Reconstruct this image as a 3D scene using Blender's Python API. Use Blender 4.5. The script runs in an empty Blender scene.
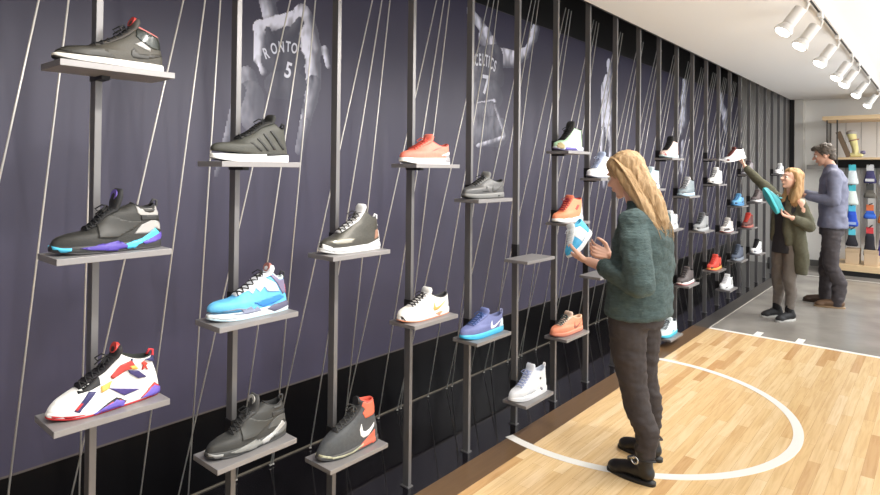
import bpy, bmesh, math, random
from mathutils import Vector, Matrix, noise
from mathutils.bvhtree import BVHTree
from mathutils.geometry import delaunay_2d_cdt
C = bpy.context.scene.collection
R = math.radians
random.seed(7)

# ------------------------------------------------------------------ camera, world, lights, exposure
F_PX, YAW, PITCH, ROLL, SY, CAMX = 591.14, .7052, .009, .0112, -85.18, 2.6752
cam = bpy.data.cameras.new('camera'); camo = bpy.data.objects.new('camera', cam); C.objects.link(camo)
_f = Vector((-math.sin(YAW)*math.cos(PITCH), math.cos(YAW)*math.cos(PITCH), math.sin(PITCH)))
_r = Vector((math.cos(YAW), math.sin(YAW), 0)); _u = _r.cross(_f)
_r2 = _r*math.cos(ROLL)+_u*math.sin(ROLL); _u2 = -_r*math.sin(ROLL)+_u*math.cos(ROLL)
camo.matrix_world = Matrix(((_r2.x,_u2.x,-_f.x,CAMX),(_r2.y,_u2.y,-_f.y,0),(_r2.z,_u2.z,-_f.z,1.55),(0,0,0,1)))
cam.sensor_width = 36; cam.lens = F_PX/880*36; cam.shift_y = SY/880; cam.clip_start = .05; cam.clip_end = 60
bpy.context.scene.camera = camo

w = bpy.data.worlds.new('shop_air'); bpy.context.scene.world = w; w.use_nodes = True
w.node_tree.nodes['Background'].inputs[0].default_value = (.93, .97, 1, 1)
w.node_tree.nodes['Background'].inputs[1].default_value = 1.35
vs = bpy.context.scene.view_settings
vs.view_transform = 'Standard'; vs.look = 'None'; vs.gamma = 1; vs.use_curve_mapping = False; vs.exposure = .33

def area(name, loc, rot, sx, sy, e, col=(.99, .99, 1), spread=180):
    l = bpy.data.lights.new(name, 'AREA'); l.shape = 'RECTANGLE'; l.size = sx; l.size_y = sy; l.energy = e; l.color = col; l.spread = R(spread)
    o = bpy.data.objects.new(name, l); o.location = loc; o.rotation_euler = rot; C.objects.link(o)
area('overhead_fill', (4.3, 3.2, 2.7), (0, R(18), 0), 1.2, 6.0, 45)  # added general fill from above, no fixture stands behind it
area('overhead_fill', (3.7, 9.0, 2.7), (0, R(12), 0), 1.6, 3.6, 190)  # added fill that brightens the back wall and far floor
area('upward_fill', (4.1, 1.0, .9), (R(180), R(-17), 0), 1.0, 5.0, 62, spread=112)  # added fill without an emitter, aimed up to whiten the ceiling
area('upward_fill', (4.3, 6.8, .9), (R(180), R(-17), 0), 1.0, 6.0, 85, spread=112)  # second added fill, whitens the far ceiling
SPOT_W = 52

# ------------------------------------------------------------------ materials
_mats = {}
def lin(c): return tuple(((v/255)/12.92 if v/255 <= .04045 else ((v/255+.055)/1.055)**2.4) for v in c)
def mat(col, rough=.55, metal=0., bump=0., bscale=200., var=0., coat=0., emit=0., spec=.5, streak=None):
    key = (col, rough, metal, bump, bscale, var, coat, emit, spec, streak)
    if key in _mats: return _mats[key]
    m = bpy.data.materials.new('surface_%d' % len(_mats)); m.use_nodes = True
    nt = m.node_tree; b = nt.nodes['Principled BSDF']; L = lin(col)
    b.inputs['Base Color'].default_value = (*L, 1); b.inputs['Roughness'].default_value = rough
    b.inputs['Metallic'].default_value = metal; b.inputs['Specular IOR Level'].default_value = spec
    if coat: b.inputs['Coat Weight'].default_value = coat; b.inputs['Coat Roughness'].default_value = .08
    if emit: b.inputs['Emission Color'].default_value = (*L, 1); b.inputs['Emission Strength'].default_value = emit
    tc = nt.nodes.new('ShaderNodeTexCoord'); mp = nt.nodes.new('ShaderNodeMapping')
    nt.links.new(tc.outputs['Object'], mp.inputs[0])
    if streak: mp.inputs['Scale'].default_value = streak
    if var:
        n = nt.nodes.new('ShaderNodeTexNoise'); n.inputs['Scale'].default_value = bscale*.35; n.inputs['Detail'].default_value = 4
        nt.links.new(mp.outputs[0], n.inputs[0])
        mx = nt.nodes.new('ShaderNodeMix'); mx.data_type = 'RGBA'
        mx.inputs['A'].default_value = (*[v*(1-var) for v in L], 1); mx.inputs['B'].default_value = (*[min(1, v*(1+var)) for v in L], 1)
        nt.links.new(n.outputs[0], mx.inputs['Factor']); nt.links.new(mx.outputs['Result'], b.inputs['Base Color'])
    if bump:
        n = nt.nodes.new('ShaderNodeTexNoise'); n.inputs['Scale'].default_value = bscale; n.inputs['Detail'].default_value = 3
        nt.links.new(mp.outputs[0], n.inputs[0])
        bp = nt.nodes.new('ShaderNodeBump'); bp.inputs['Strength'].default_value = bump; bp.inputs['Distance'].default_value = .004
        nt.links.new(n.outputs[0], bp.inputs['Height']); nt.links.new(bp.outputs[0], b.inputs['Normal'])
    _mats[key] = m
    return m

M_steel = mat((116,114,114), .42, .4)
M_shelf = mat((140,137,137), .45, .3, var=.06, bscale=40)
M_rod = mat((204,201,196), .4, .3)
M_black = mat((14,13,14), .5)
M_gloss = mat((18,16,20), .06, var=.15, bscale=6, spec=.7)
M_skirt = mat((7,6,8), .3, spec=.12)
M_white = mat((222,220,216), .7)
M_ceil = mat((232,231,228), .8)
M_lampw = mat((214,212,208), .4)
M_dgrey = mat((88,86,83), .6, var=.1, bscale=10)
M_line = mat((238,236,230), .35)

def wood_floor():
    m = bpy.data.materials.new('maple_boards'); m.use_nodes = True; nt = m.node_tree; b = nt.nodes['Principled BSDF']
    N = nt.nodes.new; Lk = nt.links.new
    tc = N('ShaderNodeTexCoord'); mp = N('ShaderNodeMapping'); mp.inputs['Rotation'].default_value = (0, 0, R(90))
    Lk(tc.outputs['Object'], mp.inputs[0])
    def brick(off, fr, c1, c2, mort):
        t = N('ShaderNodeTexBrick'); t.offset = off; t.offset_frequency = fr
        t.inputs['Scale'].default_value = 1; t.inputs['Brick Width'].default_value = .62; t.inputs['Row Height'].default_value = .0575
        t.inputs['Mortar Size'].default_value = mort; t.inputs['Bias'].default_value = 0; t.inputs['Mortar Smooth'].default_value = .3
        t.inputs['Color1'].default_value = (*c1, 1); t.inputs['Color2'].default_value = (*c2, 1); t.inputs['Mortar'].default_value = (.42, .26, .12, 1)
        Lk(mp.outputs[0], t.inputs[0]); return t
    t = brick(.37, 2, (0, 0, 0), (1, 1, 1), .0006)
    ramp = N('ShaderNodeValToRGB'); e = ramp.color_ramp.elements
    e[0].position = 0; e[0].color = (*lin((202,158,106)), 1); e[1].position = 1; e[1].color = (*lin((240,212,166)), 1)
    for p, c in ((.06,(214,174,122)), (.12,(230,195,142)), (.45,(233,200,149)), (.7,(236,205,156))):
        x = e.new(p); x.color = (*lin(c), 1)
    Lk(t.outputs['Color'], ramp.inputs[0])
    mp2 = N('ShaderNodeMapping'); mp2.inputs['Scale'].default_value = (38, 2.2, 1); Lk(tc.outputs['Object'], mp2.inputs[0])
    n = N('ShaderNodeTexNoise'); n.inputs['Scale'].default_value = 1.6; n.inputs['Detail'].default_value = 6; n.inputs['Distortion'].default_value = .7
    Lk(mp2.outputs[0], n.inputs[0])
    r2 = N('ShaderNodeValToRGB'); r2.color_ramp.elements[0].position = .25; r2.color_ramp.elements[0].color = (.72,.6,.46,1)
    r2.color_ramp.elements[1].position = .6; r2.color_ramp.elements[1].color = (1,1,1,1); Lk(n.outputs[0], r2.inputs[0])
    mx = N('ShaderNodeMix'); mx.data_type = 'RGBA'; mx.blend_type = 'MULTIPLY'; mx.inputs['Factor'].default_value = .6
    Lk(ramp.outputs[0], mx.inputs['A']); Lk(r2.outputs[0], mx.inputs['B'])
    mo = N('ShaderNodeMix'); mo.data_type = 'RGBA'; mo.inputs['B'].default_value = (*lin((176,130,82)), 1)
    Lk(t.outputs['Fac'], mo.inputs['Factor']); Lk(mx.outputs['Result'], mo.inputs['A']); Lk(mo.outputs['Result'], b.inputs['Base Color'])
    b.inputs['Roughness'].default_value = .24; b.inputs['Coat Weight'].default_value = .25; b.inputs['Coat Roughness'].default_value = .12
    return m
def concrete():
    m = bpy.data.materials.new('polished_concrete'); m.use_nodes = True; nt = m.node_tree; b = nt.nodes['Principled BSDF']
    tc = nt.nodes.new('ShaderNodeTexCoord'); n = nt.nodes.new('ShaderNodeTexNoise'); n.inputs['Scale'].default_value = 2.2; n.inputs['Detail'].default_value = 8
    nt.links.new(tc.outputs['Object'], n.inputs[0]); r = nt.nodes.new('ShaderNodeValToRGB')
    r.color_ramp.elements[0].position = .3; r.color_ramp.elements[0].color = (*lin((128,123,116)), 1)
    r.color_ramp.elements[1].position = .7; r.color_ramp.elements[1].color = (*lin((158,153,145)), 1)
    nt.links.new(n.outputs[0], r.inputs[0]); nt.links.new(r.outputs[0], b.inputs['Base Color']); b.inputs['Roughness'].default_value = .22
    return m
def brown_strip():
    return mat((104,80,56), .3, var=.25, bscale=30, streak=(6, .35, 1))

# ------------------------------------------------------------------ mesh helpers
def link(name, bm_or_me, m=None, parent=None, smooth=False):
    if isinstance(bm_or_me, bmesh.types.BMesh):
        me = bpy.data.meshes.new(name); bm_or_me.to_mesh(me); bm_or_me.free()
    else: me = bm_or_me
    o = bpy.data.objects.new(name, me); C.objects.link(o)
    if m is not None and not me.materials: me.materials.append(m)
    if parent is not None: o.parent = parent
    if smooth: me.polygons.foreach_set('use_smooth', [True]*len(me.polygons))
    return o
def tag(o, label=None, cat=None, group=None, kind=None):
    for k, v in (('label', label), ('category', cat), ('group', group), ('kind', kind)):
        if v: o[k] = v
    return o
def thing(name, label, cat, loc=(0,0,0), rz=0, group=None):
    o = bpy.data.objects.new(name, None); C.objects.link(o); o.location = loc; o.rotation_euler = (0, 0, rz); o.empty_display_size = .1
    return tag(o, label, cat, group)
def box(bm, a, b, bev=0):
    r = bmesh.ops.create_cube(bm, size=1); vs_ = r['verts']
    for v in vs_:
        v.co = Vector([(a[i]+b[i])/2+v.co[i]*(b[i]-a[i]) for i in range(3)])
    if bev:
        es = list({e for v in vs_ for e in v.link_edges}); bmesh.ops.bevel(bm, geom=es, offset=bev, segments=2, affect='EDGES', profile=.5)
    return bm
def boxo(name, a, b, m, parent=None, bev=0): return link(name, box(bmesh.new(), a, b, bev), m, parent)
def struct(name, a, b, m, bev=0): return tag(boxo(name, a, b, m, None, bev), kind='structure')
def tube(bm, pts, rad, seg=8, cap=True):
    pts = [Vector(p) for p in pts]; rings = []
    rads = rad if isinstance(rad, (list, tuple)) else [rad]*len(pts)
    t0 = (pts[1]-pts[0]).normalized(); up = Vector((0,0,1)) if abs(t0.z) < .9 else Vector((1,0,0))
    n = t0.cross(up).normalized()
    for i, p in enumerate(pts):
        t = (pts[min(i+1, len(pts)-1)]-pts[max(i-1, 0)]).normalized()
        n = (n-t*n.dot(t)).normalized(); b = t.cross(n)
        rings.append([bm.verts.new(p+(n*math.cos(a)+b*math.sin(a))*rads[i]) for a in [2*math.pi*k/seg for k in range(seg)]])
    for A, B in zip(rings, rings[1:]):
        for k in range(seg): bm.faces.new((A[k], A[(k+1)%seg], B[(k+1)%seg], B[k]))
    if cap: bm.faces.new(rings[0][::-1]); bm.faces.new(rings[-1])
    return rings
def loft(bm, rings, cap0=True, cap1=True, closed=True):
    V = [[bm.verts.new(p) for p in r] for r in rings]; n = len(V[0])
    for A, B in zip(V, V[1:]):
        for k in range(n if closed else n-1): bm.faces.new((A[k], A[(k+1)%n], B[(k+1)%n], B[k]))
    if cap0: bm.faces.new(V[0][::-1])
    if cap1: bm.faces.new(V[-1])
    return V
def recalc(bm): bmesh.ops.recalc_face_normals(bm, faces=bm.faces); return bm

TS = bpy.data.scenes.new('sculpting_bench')
# ---- soft shapes: union of capsules and ellipsoids, remeshed into one continuous surface
def p_ell(bm, c, r, rot=None, nu=16, nv=10):
    mt = Matrix.Translation(c) @ (rot.to_4x4() if rot else Matrix.Identity(4)) @ Matrix.Diagonal((*r, 1))
    rows = [[bm.verts.new(mt @ Vector((math.sin(math.pi*j/nv)*math.cos(2*math.pi*i/nu), math.sin(math.pi*j/nv)*math.sin(2*math.pi*i/nu), math.cos(math.pi*j/nv)))) for i in range(nu)] for j in range(1, nv)]
    t = bm.verts.new(mt @ Vector((0,0,1))); b = bm.verts.new(mt @ Vector((0,0,-1)))
    for A, B in zip(rows, rows[1:]):
        for k in range(nu): bm.faces.new((A[k], B[k], B[(k+1)%nu], A[(k+1)%nu]))
    for k in range(nu): bm.faces.new((t, rows[0][k], rows[0][(k+1)%nu])); bm.faces.new((b, rows[-1][(k+1)%nu], rows[-1][k]))
def p_cap(bm, p, q, ra, rb):
    p, q = Vector(p), Vector(q); p_ell(bm, p, (ra,)*3); p_ell(bm, q, (rb,)*3)
    if (q-p).length > 1e-5: tube(bm, [p, q], [ra, rb], 16)
def p_chain(bm, pts):
    for (p, ra), (q, rb) in zip(pts, pts[1:]): p_cap(bm, p, q, ra, rb)
def p_loft(bm, rows, seg=28):
    """rows: (x, y, z, rx, ry)"""
    loft(bm, [[(x+rx*math.copysign(abs(math.cos(a))**.9, math.cos(a)), y+ry*math.copysign(abs(math.sin(a))**.9, math.sin(a)), z) for a in [2*math.pi*k/seg for k in range(seg)]] for x, y, z, rx, ry in rows])
def melt(bm, voxel, smooth=4, disp=None):
    recalc(bm)
    me = bpy.data.meshes.new('raw'); bm.to_mesh(me); bm.free()
    o = bpy.data.objects.new('raw', me); TS.collection.objects.link(o)
    md = o.modifiers.new('r', 'REMESH'); md.mode = 'VOXEL'; md.voxel_size = voxel; md.use_smooth_shade = True
    sm = o.modifiers.new('s', 'SMOOTH'); sm.factor = .5; sm.iterations = smooth
    TS.view_layers[0].update(); dg = TS.view_layers[0].depsgraph; out = bpy.data.meshes.new_from_object(o.evaluated_get(dg))
    bpy.data.objects.remove(o); bpy.data.meshes.remove(me)
    if disp:
        out.update(); nn = [v.normal.copy() for v in out.vertices]
        for v, n in zip(out.vertices, nn): v.co = v.co + n*disp(v.co)
    out.polygons.foreach_set('use_smooth', [True]*len(out.polygons))
    return out
def cr(pts, t):
    """Catmull-Rom through pts at t in 0..1, by chord length"""
    n = len(pts); P = [Vector(p) for p in pts]
    d = [0]
    for a, b in zip(P, P[1:]): d.append(d[-1]+max((b-a).length, 1e-6))
    s = t*d[-1]; i = 0
    while i < n-2 and s > d[i+1]: i += 1
    u = (s-d[i])/(d[i+1]-d[i]); p0, p1, p2, p3 = P[max(i-1,0)], P[i], P[i+1], P[min(i+2,n-1)]
    l = p1+(p2-p1)*u
    c = .5*((2*p1)+(p2-p0)*u+(2*p0-5*p1+4*p2-p3)*u*u+(3*p1-p0-3*p2+p3)*u**3)
    return l.lerp(c, .6)

# ------------------------------------------------------------------ setting
struct('floor', (.925, -3, -.05), (4.5, 6.17, 0), wood_floor())
struct('floor', (-.02, -3, -.05), (.771, 11.3, 0), M_gloss)
struct('floor', (.771, -3, -.05), (.925, 6.17, 0), brown_strip())
struct('floor', (.771, 6.17, -.05), (.925, 11.3, 0), mat((74,71,68), .35, var=.1, bscale=8))
struct('floor', (.925, 6.17, -.05), (4.5, 11.75, 0), concrete())
struct('wall_left', (-.12, -3, 0), (-.012, 11.3, 3.3), M_black)
struct('baseboard_left', (-.012, -3, 0), (.0, 11.25, .372), M_skirt)
struct('trim_1', (-.012, -3, .372), (.012, 11.25, .381), mat((92,86,84), .4, .4))
struct('trim_2', (-.01, -3, 2.786), (.006, 11.25, 2.794), mat((92,88,88), .4, .4))
struct('trim_3', (.0, -3, .0), (.006, 11.25, .007), mat((120,112,100), .4, .4))
struct('wall_back', (-.12, 11.25, 0), (.92, 11.75, 3.3), mat((205,202,196), .75, var=.03, bscale=3))
struct('wall_back', (.92, 11.45, 0), (4.8, 11.75, 3.3), mat((226,224,219), .75))
struct('baseboard_back', (.42, 11.235, 0), (.935, 11.25, .1), M_dgrey)
struct('baseboard_back', (.92, 11.43, 0), (4.8, 11.45, .1), M_dgrey)
struct('fill_blocking_wall', (-.12, -3.1, -.05), (4.6, -3.0, 3.3), mat((96,92,88), .8))  # unseen wall added behind the camera, cuts fill on the near post sides
struct('ceiling', (.7487, -3, 2.739), (4.6, 11.75, 2.86), M_ceil)
struct('ceiling', (-.12, -3, 3.25), (.76, 11.75, 3.3), M_black)
struct('trim_4', (.735, -3, 2.736), (.7486, 11.25, 3.25), M_black)
struct('trim_11', (.735, 11.2, 0), (.80, 11.249, 2.736), M_black)
struct('trim_5', (.925, 6.155, 0), (4.5, 6.205, .0015), M_line)
struct('trim_6', (.918, 6.205, 0), (.93, 11.2, .0015), mat((200,196,186), .4))
struct('trim_7', (.925, 10.3, 0), (4.5, 10.34, .0015), mat((196,192,184), .4))
struct('trim_8', (1.31, 6.205, 0), (1.37, 6.36, .0015), M_line)
struct('trim_9', (1.655, 6.205, 0), (1.715, 6.36, .0015), M_line)
def court_arc():
    bm = bmesh.new(); a0 = R(-105); a1 = R(97); n = 120; ro, ri = 1.045, .99
    rings = []
    for i in range(n+1):
        a = a0+(a1-a0)*i/n
        rings.append([(1.028+r*math.cos(a), 3.872+r*math.sin(a), z) for r, z in ((ro,.0002),(ro,.0016),(ri,.0016),(ri,.0002))])
    loft(bm, rings); return recalc(bm)
tag(link('trim_10', court_arc(), M_line), kind='structure')

# ------------------------------------------------------------------ mural with printed players
def seg_shade(y, z, caps):
    col = None
    for (y0, z0, r0, y1, z1, r1, tone) in caps:
        dy, dz = y1-y0, z1-z0; l2 = dy*dy+dz*dz+1e-9
        t = max(0, min(1, ((y-y0)*dy+(z-z0)*dz)/l2)); cy, cz = y0+dy*t, z0+dz*t; r = r0+(r1-r0)*t
        ay, az = (y-cy)/r, (z-cz)/r; d2 = ay*ay+az*az
        nz = noise.noise(Vector((y*14, z*14, tone*9)))
        if d2 < 1+nz*.25:
            nx = math.sqrt(max(0, 1-min(1, d2))); lam = max(0, -ay*.62+az*.3+nx*.5)
            mus = .8+1.1*noise.noise(Vector((y*19+tone*7, z*8, 3)))+.5*noise.noise(Vector((y*50, z*22, 5)))
            v = max(0, tone*(.06+1.15*lam**1.4*mus))
            col = max(col, v) if (col is not None and tone > .3) else v
    return col
def printed_figure(parent, caps, step=.0065):
    ys = [c[0]-c[2] for c in caps]+[c[3]-c[5] for c in caps]; ye = [c[0]+c[2] for c in caps]+[c[3]+c[5] for c in caps]
    zs = [c[1]-c[2] for c in caps]+[c[4]-c[5] for c in caps]; ze = [c[1]+c[2] for c in caps]+[c[4]+c[5] for c in caps]
    y0, y1, z0, z1 = min(ys)-.02, max(ye)+.02, min(zs)-.02, min(max(ze)+.02, 2.783)
    sy_ = step*(1 if y0 < 3 else 1.6); ny = int((y1-y0)/sy_); nz = int((z1-z0)/step)
    bm = bmesh.new(); cl = bm.loops.layers.float_color.new('Print'); vc = {}; grid = {}
    for i in range(ny+1):
        for j in range(nz+1):
            y, z = y0+i*sy_, z0+j*step; s = seg_shade(y, z, caps)
            if s is not None: grid[i, j] = s
    def vert(i, j):
        if (i, j) not in grid_v:
            grid_v[i, j] = bm.verts.new((.0126, y0+i*sy_, z0+j*step))
        return grid_v[i, j]
    grid_v = {}
    for (i, j) in list(grid):
        if all(k in grid for k in ((i+1,j),(i+1,j+1),(i,j+1))):
            ks = ((i,j),(i+1,j),(i+1,j+1),(i,j+1))
            f = bm.faces.new([vert(*k) for k in ks])
            for lp, k in zip(f.loops, ks):
                s = max(0, min(1, grid[k]**1.1)); s = min(1, s*2.0); lp[cl] = (.045+s*.72, .045+s*.73, .075+s*.85, 1)
    return link('player_print', bm, M_print, parent)
M_print = bpy.data.materials.new('mural_ink'); M_print.use_nodes = True
_n = M_print.node_tree.nodes.new('ShaderNodeVertexColor'); _n.layer_name = 'Print'
M_print.node_tree.links.new(_n.outputs[0], M_print.node_tree.nodes['Principled BSDF'].inputs['Base Color'])
M_print.node_tree.nodes['Principled BSDF'].inputs['Roughness'].default_value = .5
mural = thing('mural', 'dark navy wall mural printed with pale basketball players behind the shoe posts', 'mural', (0,0,0))
boxo('printed_panel', (0, -3, .381), (.012, 11.24, 2.786), mat((55,52,73), .5, var=.12, bscale=1.6), mural)
FIGURES = [[(1.739, 2.537, 0.083, 1.74, 2.449, 0.071, 0.75), (1.729, 2.431, 0.053, 1.754, 2.338, 0.054, 0.5), (1.708, 2.246, 0.047, 1.942, 2.344, 0.065, 0.85), (1.702, 2.255, 0.047, 1.693, 2.09, 0.035, 0.9), (1.698, 2.116, 0.029, 1.717, 2.031, 0.023, 0.5), (1.961, 2.359, 0.079, 2.024, 2.194, 0.075, 0.95), (2.024, 2.194, 0.068, 2.041, 2.001, 0.055, 0.6), (2.041, 2.001, 0.055, 1.984, 1.775, 0.04, 0.3), (1.984, 1.775, 0.04, 1.947, 1.637, 0.033, 0.14), (2.115, 2.208, 0.028, 2.137, 2.12, 0.021, 0.55), (1.78, 2.197, 0.06, 1.879, 2.224, 0.07, 0.05), (1.77, 2.101, 0.066, 1.894, 2.119, 0.083, 0.05), (1.784, 1.972, 0.067, 1.908, 1.986, 0.084, 0.04), (1.942, 2.333, 0.026, 1.891, 2.258, 0.032, 0.05), (1.743, 2.253, 0.018, 1.768, 2.205, 0.024, 0.05)], [(1.626, 1.999, 0.056, 1.644, 1.906, 0.068, 0.22), (1.656, 1.907, 0.074, 1.658, 1.78, 0.068, 0.13), (1.588, 1.925, 0.033, 1.517, 1.673, 0.021, 0.16), (1.517, 1.673, 0.021, 1.468, 1.503, 0.015, 0.12)], [(3.451, 2.702, 0.048, 3.667, 2.585, 0.052, 0.85), (3.667, 2.585, 0.052, 3.734, 2.528, 0.053, 0.8), (3.629, 2.54, 0.077, 3.708, 2.492, 0.079, 0.35), (3.747, 2.53, 0.053, 3.775, 2.472, 0.04, 0.8), (3.844, 2.42, 0.083, 4.058, 2.444, 0.074, 0.8), (4.058, 2.444, 0.074, 4.224, 2.518, 0.054, 0.8), (4.224, 2.518, 0.047, 4.348, 2.683, 0.048, 0.8), (4.348, 2.683, 0.065, 4.379, 2.757, 0.065, 0.75), (3.606, 2.369, 0.102, 3.79, 2.412, 0.108, 0.14), (3.583, 2.253, 0.114, 3.792, 2.279, 0.122, 0.13), (3.585, 2.102, 0.114, 3.768, 2.12, 0.121, 0.12), (3.562, 2.002, 0.043, 3.769, 2.05, 0.04, 0.8), (3.563, 1.926, 0.113, 3.744, 1.939, 0.133, 0.15), (3.565, 1.821, 0.113, 3.855, 1.837, 0.124, 0.13), (3.567, 1.716, 0.019, 3.911, 1.792, 0.021, 0.45), (3.783, 2.036, 0.016, 3.925, 1.808, 0.017, 0.45)], [(5.836, 2.653, 0.061, 5.863, 2.552, 0.073, 0.9), (5.817, 2.431, 0.121, 5.872, 2.07, 0.085, 0.9), (5.798, 2.169, 0.096, 5.827, 1.91, 0.06, 0.6), (5.707, 1.956, 0.047, 5.668, 1.596, 0.046, 0.55), (5.875, 1.965, 0.049, 5.906, 1.598, 0.049, 0.5), (5.722, 2.39, 0.071, 5.706, 2.007, 0.047, 0.75), (5.785, 1.597, 0.048, 5.742, 1.39, 0.047, 0.3)], [(8.224, 2.746, 0.106, 8.226, 2.638, 0.106, 0.8), (8.189, 2.499, 0.121, 8.195, 2.23, 0.121, 0.8), (8.114, 2.251, 0.087, 8.078, 2.088, 0.079, 0.6), (8.162, 1.891, 0.08, 8.13, 1.555, 0.08, 0.35)], [(9.926, 2.773, 0.099, 9.983, 2.684, 0.1, 0.8), (9.986, 2.542, 0.111, 10.215, 2.433, 0.115, 0.9), (10.103, 2.361, 0.102, 10.221, 2.208, 0.092, 0.6), (10.114, 1.883, 0.085, 10.118, 1.723, 0.085, 0.3)]]
figs = [printed_figure(mural, c) for c in FIGURES]
for f, l in zip(figs, ('print of a muscular player in a dark jersey numbered 5', 'faint print of a round dark head and arm', 'print of a player in a dark jersey numbered 7 with one arm raised', 'slim print of a bare standing player', 'narrow print of a standing player', 'farthest print of a player')): f['label'] = l
def lettering(txt, spots, size, parent, tone=(216,218,232), sx=1.0):
    bmj = bmesh.new()
    for ch, (y, z, rot) in zip(txt, spots):
        cu = bpy.data.curves.new('t', 'FONT'); cu.body = ch; cu.size = size; cu.extrude = .0006; cu.align_x = 'CENTER'; cu.offset = size*.022
        o = bpy.data.objects.new('t', cu); TS.collection.objects.link(o)
        o.matrix_world = Matrix.Translation((.0145, y, z)) @ Matrix.Rotation(rot, 4, 'X') @ Matrix(((0,0,1,0),(sx,0,0,0),(0,1,0,0),(0,0,0,1)))
        TS.view_layers[0].update(); dg = TS.view_layers[0].depsgraph; me = bpy.data.meshes.new_from_object(o.evaluated_get(dg)); me.transform(o.matrix_world)
        bmj.from_mesh(me); bpy.data.objects.remove(o); bpy.data.meshes.remove(me); bpy.data.curves.remove(cu)
    return link('lettering', bmj, mat(tone, .6), parent)
lettering('RONTO', [(1.742,2.105,.42),(1.785,2.136,.25),(1.826,2.152,.1),(1.866,2.160,-.02),(1.902,2.158,-.15)], .078, figs[0], sx=.62)
lettering('5', [(1.862,2.022,-.2)], .118, figs[0], sx=.75)
lettering('CELTICS', [(3.535,2.318,.1),(3.58,2.325,.06),(3.62,2.33,0),(3.66,2.33,-.05),(3.69,2.327,-.12),(3.72,2.32,-.2),(3.76,2.305,-.28)], .125, figs[2], tone=(226,228,240), sx=.5)
lettering('7', [(3.655,2.12,0)], .2, figs[2], sx=.95)
# ------------------------------------------------------------------ display posts, shelves and rods
PX, Y0, DY = .7123, .7057, .47035
ORD = ['first','second','third','fourth','fifth','sixth','seventh','eighth','ninth','tenth','eleventh','twelfth','thirteenth','fourteenth','fifteenth','sixteenth','seventeenth','eighteenth','nineteenth','twentieth','twenty-first','twenty-second','twenty-third','twenty-fourth']
SHELF = {0:(1.832,1.293,.834), 1:(1.563,1.017,.554), 2:(1.198,.373), 3:(1.566,.837), 4:(1.388,.657), 5:(1.019,.197), 6:(1.667,1.205,.472),
         7:(1.489,.801), 9:(1.394,), 10:(1.659,1.025,.067), 11:(1.307,.465), 12:(.94,), 13:(1.677,1.406,.485), 14:(.853,.211), 15:(1.135,.484),
         16:(1.508,.841), 17:(1.147,.471), 20:(1.513,)}
shelf_me = None
for k in range(23):
    y = Y0+DY*k; n = len(SHELF.get(k, ()))
    extra = ('carrying %s sneaker shelves' % ['no','one','two','three'][n]) if n else 'carrying no shelf'
    p = thing('display_post', 'grey steel display post, %s from the left, %s' % (ORD[k], extra), 'display post', (PX-.02, y-.01, 0), 0, 'display posts along the mural')
    boxo('pole', (-.018,-.01,0), (.02,.01,2.9), M_steel, p, .0012)
    boxo('foot_plate', (-.026,-.018,0), (.026,.018,.006), M_steel, p)
    for z in SHELF.get(k, ()):
        s = boxo('shelf', (.0215,-.154,z-.018), (.183,.157,z), M_shelf, p, .0012)
        boxo('bracket', (.02,-.012,z-.03), (.075,.012,z-.0182), M_black, p)
        boxo('sleeve', (-.0205,-.0125,z-.03), (.0214,.0125,z+.07), mat((40,38,38), .5, .3), p)
feet = (-.72, -.14, .36); tops = (-.02, .03, .07)
for k in range(23):
    y = Y0+DY*k
    for j in range(3 if k < 22 else 2):
        rnd = random.uniform(-.06, .06)
        f = Vector((.04, y+(feet[j]+rnd)*DY, .0075)); t = Vector((.5+.012*j, y+(tops[j]+.03)*DY, 2.77-.01*j))
        r = thing('tension_rod', 'thin slanting steel rod rising from the wall foot to the %s post from the left' % ORD[k], 'rod', f, 0, 'slanting rods at the %s post' % ORD[k])
        bm = bmesh.new(); tube(bm, [(0,0,0), t-f], .0036, 6); link('rod', bm, M_rod, r, True)
        bm = bmesh.new(); tube(bm, [(0,0,-.0005), (0,0,.004)], .007, 8); link('foot_disc', bm, M_rod, r)

# ------------------------------------------------------------------ sneakers
PA = {'curved_mark': [(54, 68), (43, 56), (42, 45), (49, 37), (67, 35), (95, 39), (148, 56), (147, 63), (95, 53), (69, 50), (59, 55)], 'ankle_panel': [(63, 129), (95, 122), (125, 108), (140, 92), (137, 74), (115, 72), (95, 80), (74, 90), (59, 103)], 'grey_wedge': [(55, 79), (74, 89), (102, 72), (102, 64), (79, 70)], 'toe_cap': [(-141, 33), (-122, 45), (-62, 54), (-26, 46), (-1, 26), (-77, 23), (-127, 30)]}
PB = {'rear_quarter': [(61, 49), (83, 74), (120, 88), (147, 76), (152, 52), (128, 61), (104, 47)], 'collar_panel': [(68, 131), (88, 142), (126, 139), (142, 117), (144, 98), (83, 100), (72, 110)], 'ankle_window': [(86, 122), (93, 131), (107, 132), (120, 127), (126, 117), (120, 110), (107, 109), (93, 113)], 'ankle_strap': [(80, 104), (146, 98), (146, 84), (83, 88)], 'cyan_flash': [(34, 21), (83, 33), (107, 47), (126, 61), (143, 43), (112, 28), (72, 16), (61, 6), (40, 2)], 'purple_heel': [(83, 17), (115, 27), (147, 40), (152, 23), (126, 15), (93, 11)], 'purple_side': [(-87, 15), (-36, 20), (13, 27), (40, 12), (35, 0), (-25, 5), (-63, 9)], 'cyan_toe': [(-148, 22), (-127, 17), (-106, 16), (-108, 3), (-144, 8)], 'cross_strap': [(-36, 86), (-9, 110), (18, 97), (56, 85), (83, 85), (61, 65), (29, 50), (7, 41), (-41, 46)]}
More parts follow.
